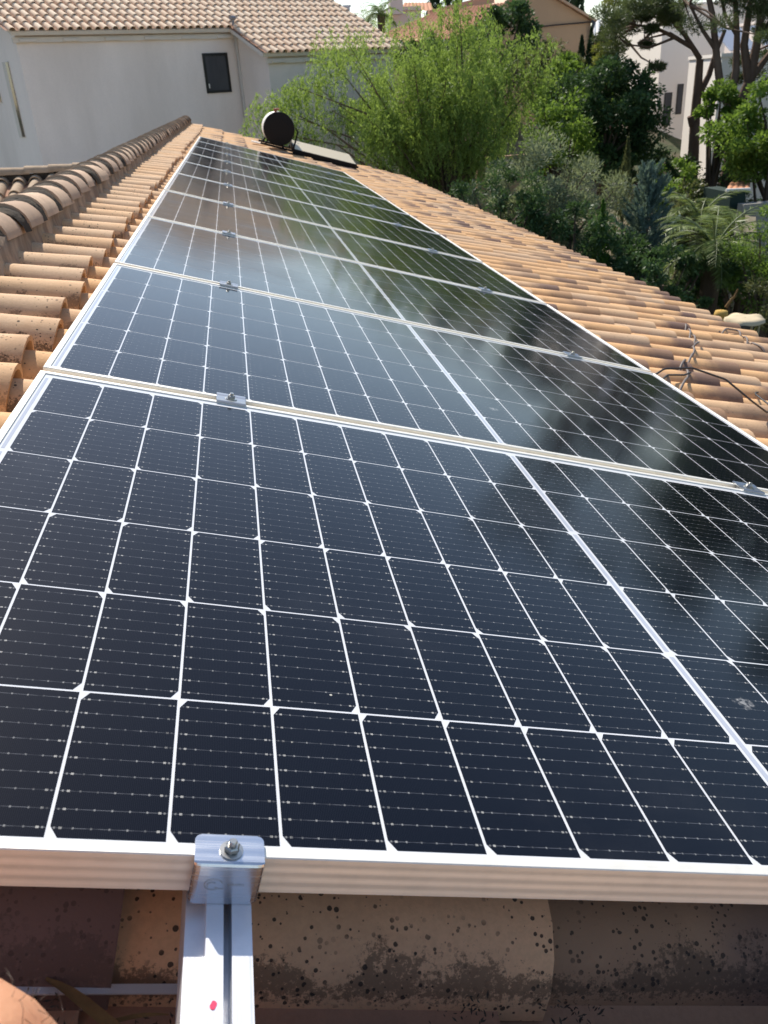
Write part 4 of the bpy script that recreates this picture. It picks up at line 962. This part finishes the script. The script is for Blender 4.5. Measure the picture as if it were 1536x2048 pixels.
for (x, ya, yb, wpx) in ((1333, 185, 250, 14), (1356, 168, 228, 11)):
    pa, pb = at(x, ya, YB), at(x, yb, YB); mb = MB(); ctr = (pa + pb) / 2 - np.array([c2_[0], c2_[1], c2_[2] - 1.5]); wdt = wpx / FPX * (YB + 1)
    s_ = ctr @ a2; mb.box(a2 * s_ + k2 * -0.02 + np.array([0, 0, ctr[2]]), (wdt, 0.08, pa[2] - pb[2]), (a2, k2, Z3)); f_ = mb.build('window', M_frameblack, B2)
    g_ = MB(); g_.box(a2 * s_ + k2 * -0.07 + np.array([0, 0, ctr[2]]), (wdt - .1, 0.02, pa[2] - pb[2] - .1), (a2, k2, Z3)); g_.build('pane', M_blind, f_)
for i, (dx, lb) in enumerate(((0.9, 'left'), (2.3, 'middle'), (3.7, 'right'))):
    p_ = np.array([c1_[0], c1_[1], 0]) + a1 * dx + k1 * 1.6; th = thing('roof_solar_module', 'tilted grey solar panel on the cream building roof, %s of three' % lb, 'solar panel', (p_[0], p_[1], z1t + 0.12), 'tilted panels on the cream building')
    mb = MB(); tl_ = np.array([0, math.cos(.5), math.sin(.5)]); mb.box(np.array([0, 0, 0.5]), (1.15, 1.7, 0.05), ((1, 0, 0), tl_, np.cross((1, 0, 0), tl_)), 0); mb.build('panel', mat('faded_panel', (0.42, 0.45, 0.52), 0.3), th)
    
    for sx, sy, hz in ((-.4, .6, .85), (.4, .6, .85), (-.4, -.6, .2), (.4, -.6, .2)): mb = MB(); mb.tube([(sx, sy, 0), (sx, sy, hz)], 0.025, 5); mb.build('leg', M_white, th)
# white upper structure glimpsed through the pine, far right
c4_ = at(1475, 330, 40); oriented('modern_building', 'pale building half hidden behind the forked pine at the right edge', c4_, AG, 7, 4, c4_[2] - 2.5, at(1475, 50, 40)[2], M_wallw)

# peach house
YP = 44
ph = thing('peach_house', 'peach rendered house with long gable wall above the garden trees', 'house', (0, 0, 0))
def gable(mb, pxs, Y, depth, zb):
    top = [at(x, y, Y) for x, y in pxs]; a = [np.array([top[0][0], Y, zb])] + [p for p in top] + [np.array([top[-1][0], Y, zb])]
    b = [p + np.array([0.0, depth, 0]) for p in a]; mb.face(a[::-1] if False else a, 0); mb.face(b[::-1], 0)
    for i in range(len(a)):
        j = (i + 1) % len(a); mb.face([a[i], b[i], b[j], a[j]], 0)
mb = MB(); gable(mb, [(1010, 8), (1060, -32), (1182, 42)], YP, 8, -4.0); mb.build('wall', M_peach, ph)
mb = MB()
def strip(p0, p1, wd, th, lift):
    P0, P1 = at(*p0, YP), at(*p1, YP); d = P1 - P0; ln = np.linalg.norm(d); d /= ln; n_ = np.cross(d, V); n_ = n_ if n_[2] > 0 else -n_
    mb.box((P0 + P1) / 2 + n_ * lift + V * (wd / 2 - 0.25), (ln, wd, th), (d, V, n_))
strip((1056, -34), (1188, 46), 8.4, 0.10, 0.08); strip((1004, 14), (1063, -36), 8.4, 0.10, 0.08)
mb.build('roof_edge', mat('pale_coping', (0.62, 0.40, 0.26), 0.8), ph)
mb = MB(); gable(mb, [(840, 60), (890, 48), (1010, 4)], YP - 0.4, 7, -4.0); mb.build('annex_wall', M_peach, ph)
# lower terracotta roof in front of the annex, rising to the right
Pa, Pb, Pc, Pd = at(850, 62, YP - 0.2), at(985, 30, YP - 2.6), at(1012, 8, YP - 0.4), at(880, 18, YP + 5)
tu = (Pb - Pa); 
M_terra = clay('terracotta_far', (0.60, 0.28, 0.15), (0.66, 0.33, 0.19), (0.45, 0.22, 0.13), 0.2)
def quadroof(name, q, parent, nrow=24, ncol=40, amp=0.04):
    mb = MB(); q = [np.array(x) for x in q]; rows = []
    nn = np.cross(q[1] - q[0], q[3] - q[0]); nn /= np.linalg.norm(nn); nn = nn if nn[2] > 0 else -nn
    for i in range(nrow + 1):
        t_ = i / nrow; rows.append([(q[0] * (1 - s) + q[1] * s) * (1 - t_) + (q[3] * (1 - s) + q[2] * s) * t_ + nn * (abs(math.sin(s * ncol * math.pi / 2)) * amp - 0.015 * (i % 2)) for s in np.linspace(0, 1, ncol * 3)])
    mb.grid(rows, 0, smooth=False); return mb.build(name, M_terra, parent)
quadroof('roof', [at(742, 78, 40), at(905, 78, 38), at(1012, 6, 43.4), at(880, 20, 43.4)], ph)
mb = MB(); P = [at(740, 82, 40), at(905, 82, 38), at(1005, 30, 43), at(1005, 30, 43)]
prism_pts = [at(748, 82, 40.2), at(905, 82, 38.2), at(1005, 60, 43.2), at(860, 60, 44)]
hexa(mb, [np.array([p[0], p[1], -4]) for p in prism_pts], [np.array([p[0], p[1], p[2] - 0.12]) for p in prism_pts]); mb.build('lower_wall', M_peach, ph)
strip_m = MB(); mb = strip_m; strip((858, 30), (985, -2), 0.5, 0.35, 0.0); mb.build('parapet', mat('coral_coping', (0.66, 0.36, 0.23), 0.8), ph)
mb = MB(); mb.tube([at(1183, 42, YP - .15), at(1188, 46, YP - .2), at(1183, 60, YP - .15), at(1183, 130, YP - .15)], 0.09, 8); mb.build('downpipe', mat('dark_pipe', (0.06, 0.06, 0.07), 0.4), ph)
mb = MB(); mb.tube([at(1180, 44, YP - .12), at(1110, 50, YP - .12), at(1060, 56, YP - .12), at(1030, 52, YP - .1)], 0.03, 6); mb.build('wall_cable', M_cable, ph)
mb = MB(); p_ = at(1046, 45, YP - .05); mb.box(p_, (0.3, 0.15, 0.45)); mb.build('window', M_white, ph)
# white chimney house
wc_ = at(805, 60, 56); wh2 = thing('white_chimney_house', 'small white house with terracotta roof and square chimney on the skyline', 'house', (0, 0, 0))
mb = MB(); pA, pB = at(776, 15, 56), at(842, 15, 56); mb.box(((pA[0] + pB[0]) / 2, 58, (pA[2] - 5) / 2), (pB[0] - pA[0], 4, pA[2] + 5)); mb.build('wall', M_pink, wh2)
mb = MB(); pc = at(786, 30, 55.5); pt = at(786, -10, 55.5); mb.box((pc[0] + 0.15, 55.4, (pc[2] + pt[2]) / 2), (0.75, 0.8, pt[2] - pc[2])); mb.box((pc[0] + .15, 55.4, pt[2] + .05), (0.9, 0.95, 0.12)); mb.build('chimney', M_pink, wh2)
quadroof('roof', [at(800, 22, 55.9), at(868, 22, 55.9), at(862, 6, 59), at(808, 6, 59)], wh2, 8, 16)
# grey roofed house with chimney far left of it
gh = thing('grey_roofed_house', 'distant house with blue grey roof and small chimney under the sky', 'house', (0, 0, 0))
M_greyroof = plaster('grey_roof_sheet', (0.24, 0.27, 0.33), (0.30, 0.33, 0.38), 2)
mb = MB(); q = [at(640, 52, 68), at(742, 50, 66), at(735, 40, 72), at(680, 19, 74)]; mb.face(q, 0)
q2 = [np.array(x) - np.array([0, 0, 0.15]) for x in q]; mb.face(q2[::-1], 0)
for i in range(4): mb.face([q[i], q2[i], q2[(i + 1) % 4], q[(i + 1) % 4]], 0)
mb.build('roof', M_greyroof, gh)
mb = MB(); qa = [at(648, 55, 68.6), at(736, 53, 66.6), at(732, 45, 71.5), at(684, 40, 73)]; hexa(mb, [np.array([p[0], p[1], -4]) for p in qa], [np.array([p[0], p[1], p[2] - .1]) for p in qa]); mb.build('wall', M_wallw, gh)
mb = MB(); pc, pt = at(694, 30, 73), at(694, 14, 73); mb.box((pc[0], 73, (pc[2] + pt[2]) / 2), (0.45, 0.45, pt[2] - pc[2])); mb.box((pc[0], 73, pt[2] + .05), (0.62, 0.62, 0.12)); mb.build('chimney', M_pink, gh)
# little white house seen right of the peach corner
sh = thing('small_white_house', 'small white gabled outbuilding with maroon wall right of the peach house corner', 'building', (0, 0, 0))
pA, pB = at(1187, 70, 47), at(1232, 70, 47); mb = MB(); mb.box(((pA[0] + pB[0]) / 2, 48.5, (pA[2] - 4) / 2), (pB[0] - pA[0], 3, pA[2] + 4)); mb.build('wall', mat('maroon_wall', (0.14, 0.05, 0.06), 0.8), sh)
quadroof('roof', [at(1184, 72, 46.6), at(1234, 72, 46.6), at(1234, 40, 49), at(1184, 40, 49)], sh, 6, 12).data.materials[0] = M_white

# garden shed with tiled roof, retaining wall and path at the right edge
gs = thing('garden_shed', 'small dark green shed with terracotta lean-to roof at the right edge', 'shed', (0, 0, 0))
mb = MB(); pA, pB = at(1462, 385, 18), at(1492, 385, 18); zb = gz(pA[0], 18) - 0.3; mb.box(((pA[0] + pB[0]) / 2, 18.6, (pA[2] + zb) / 2), (pB[0] - pA[0], 1.2, pA[2] - zb)); mb.build('wall', mat('green_cloth', (0.006, 0.03, 0.025), 0.7), gs)
quadroof('roof', [at(1452, 380, 17.8), at(1500, 378, 17.8), at(1500, 362, 19.2), at(1460, 366, 19.2)], gs, 4, 8, 0.03)
mb = MB(); mb.tube([at(1452, 381, 17.75), at(1500, 379, 17.75)], 0.04, 6); mb.build('fascia', M_white, gs)
M_stone = plaster('retaining_stone', (0.30, 0.26, 0.19), (0.20, 0.17, 0.12), 3)
mb = MB(); q = [at(1480, 495, 15.5), at(1515, 495, 15.5), at(1510, 405, 18), at(1495, 405, 18)]
mb.face(q, 0); q2 = [np.array(x) + np.array([0.1, 0.3, -1.5]) for x in q]; mb.face(q2[::-1])
for i in range(4): mb.face([q[i], q2[i], q2[(i + 1) % 4], q[(i + 1) % 4]])
tag(mb.build('stone_ramp', M_stone), 'sloping beige stone ramp beside the garden shed', 'ramp')
mb = MB(); pa = at(1540, 420, 17); mb.box((pa[0] + 1.2, 17.5, pa[2] - 1.4), (3.2, 0.25, 3.0)); tag(mb.build('garden_wall', plaster('grey_render', (0.36, 0.34, 0.31), (0.28, 0.27, 0.24), 1)), 'low weathered grey garden wall at the right edge', 'wall')
# sunlit tan wall behind the olive bush
mb = MB(); pa, pb = at(955, 300, 23), at(1075, 345, 23); mb.box(((pa[0] + pb[0]) / 2, 23.1, (pa[2] + gz(6, 23)) / 2 - .2), (pb[0] - pa[0], 0.2, pa[2] - gz(6, 23))); tag(mb.build('garden_wall', plaster('tan_render', (0.50, 0.33, 0.22), (0.44, 0.28, 0.18), 1)), 'tan garden wall seen under the weeping tree', 'wall')

# round garden table with cloth, pot beside it
pt = at(1490, 636, 10.6); zt0 = gz(pt[0], pt[1])
tb = thing('round_table', 'round table with cream cloth in the garden below the eave', 'table', (pt[0], pt[1], zt0)); H = pt[2] - zt0
mb = MB(); rt = 0.27; n_ = 40
ringt = lambda r, z, wv=0.0: [(r * (1 + wv * math.sin(5 * q)) * math.cos(q), r * (1 + wv * math.sin(5 * q)) * math.sin(q), z + (0.012 * math.sin(5 * q) if wv else 0)) for q in [2 * math.pi * k / n_ for k in range(n_)]]
mb.grid([ringt(0.01, H + .01), ringt(rt * .6, H + .006), ringt(rt, H, .03), ringt(rt * 1.02, H - 0.045, .06)], close=True, flip=True); mb.build('tablecloth', plaster('cream_cloth', (0.62, 0.52, 0.36), (0.55, 0.45, 0.30), 6), tb)
M_wood = plaster('pale_wood', (0.4, 0.36, 0.26), (0.34, 0.3, 0.2), 5)
for q in (0.5, 2.1, 3.6, 5.2):
    mb = MB(); mb.tube([(rt * .85 * math.cos(q), rt * .85 * math.sin(q), 0), (rt * .85 * math.cos(q), rt * .85 * math.sin(q), H - .02)], 0.016, 6); mb.build('leg', M_wood, tb)
#, (0.4, 0.36, 0.26), (0.34, 0.3, 0.2), 5), tb)
pp = at(1443, 622, 11.2); zp = gz(pp[0], pp[1]); pot = thing('garden_lantern', 'small yellow topped garden post left of the round table', 'post', (pp[0], pp[1], zp)); Hp = pp[2] - zp
mb = MB(); r0_ = lambda r, z: [(r * math.cos(2 * math.pi * k / 16), r * math.sin(2 * math.pi * k / 16), z) for k in range(16)]
mb.grid([r0_(.08, 0), r0_(.08, Hp - .15), r0_(.06, Hp - .13)], close=True); mb.build('post', plaster('rust_post', (0.12, 0.04, 0.02), (0.18, 0.08, 0.03), 12), pot)
mb = MB(); mb.grid([r0_(.09, Hp - .14), r0_(.105, Hp - .05), r0_(.09, Hp), r0_(.005, Hp + .01)], close=True); mb.build('cap', plaster('yellow_cap', (0.6, 0.4, 0.12), (0.5, 0.3, 0.08), 12), pot)
fr = [at(1452, 615, 11.3), at(1462, 600, 11.3), at(1470, 592, 11.3), at(1476, 578, 11.3)]; mb = MB(); mb.tube(fr, [0.03, 0.022, 0.02, 0.012], 6); tag(mb.build('dead_branch', M_dead), 'bare reddish brown branch rising left of the round table', 'branch')

# ------------------------------------------------------------------ the photographer's bare knee at the lower left
M_skin = mat('skin', (0.60, 0.30, 0.17), 0.5, 0, 0.35); t = NT(M_skin); oc = t.coord().outputs['Object']
t.b.inputs['Subsurface Weight'].default_value = 0.15; t.b.inputs['Subsurface Radius'].default_value = (0.012, 0.005, 0.003); t.b.inputs['Subsurface Scale'].default_value = 0.5
t.put(t.b.inputs['Base Color'], t.mix(t.ramp(t.noise(oc, 25, 5), 0.35, 0.7), (0.62, 0.31, 0.18), (0.50, 0.23, 0.13))); t.bump(t.noise(oc, 300, 4), 0.0008, 0.6)
def raypt(x, y, dist):
    d = CR.T @ np.array([(x - 768) / FPX, (y - 1024) / FPX, 1.0]); return CC + d / np.linalg.norm(d) * dist
knee = raypt(-240, 2228, 0.50)
per = thing('person', 'bare hairy knee of a crouching person at the lower left corner', 'person', tuple(knee))
hip = np.array([-0.02, -0.52, -0.02]); foot = np.array([-0.12, -0.16, -0.40])
pts = [(-0.10, -0.45, -0.03, 0.13), (-0.06, -0.28, -0.005, 0.12), (-0.02, -0.12, 0.0, 0.112), (0, 0, 0, 0.105), (-0.02, -0.01, -0.07, 0.09), (-0.035, -0.035, -0.16, 0.075), (-0.045, -0.07, -0.27, 0.042), (-0.05, -0.10, -0.37, 0.034), (-0.04, -0.06, -0.405, 0.034), (-0.02, 0.06, -0.42, 0.026)]
me = bpy.data.meshes.new('leg'); me.from_pydata([p[:3] for p in pts], [(i, i + 1) for i in range(len(pts) - 1)], [])
lg = bpy.data.objects.new('leg', me); COL.objects.link(lg); lg.parent = per
sk = lg.modifiers.new('skin', 'SKIN'); ss = lg.modifiers.new('sub', 'SUBSURF'); ss.levels = 3; ss.render_levels = 3
for i, p in enumerate(pts): me.skin_vertices[0].data[i].radius = (p[3], p[3])
me.skin_vertices[0].data[0].use_root = True; me.materials.append(M_skin); sk.use_smooth_shade = True
# hairs standing on the skin surface
dg = bpy.context.evaluated_depsgraph_get(); em = lg.evaluated_get(dg).to_mesh()
cand = [(np.array(p.center), np.array(p.normal), p.area) for p in em.polygons if p.center.y > -0.2 and p.center.z > -0.25]
hb = MB()
for k in range(2600):
    c_, n_, ar = cand[rng.integers(0, len(cand))]; s0 = c_ + rng.normal(0, 0.006, 3); d = n_ + rng.normal(0, 0.6, 3); d /= np.linalg.norm(d); P = [s0 - n_ * 0.002]
    tw = rng.normal(0, 0.5, 3)
    for q in range(5): P.append(P[-1] + d * 0.0024); d = d + tw * 0.35 + rng.normal(0, 0.12, 3); d /= np.linalg.norm(d)
    hb.tube(P, [0.00018, 0.00016, 0.00014, 0.00012, 0.0001, 0.00006], 3, cap=False)
lg.evaluated_get(dg).to_mesh_clear()
hb.build('body_hair', mat('dark_hair', (0.05, 0.03, 0.02), 0.4), per)
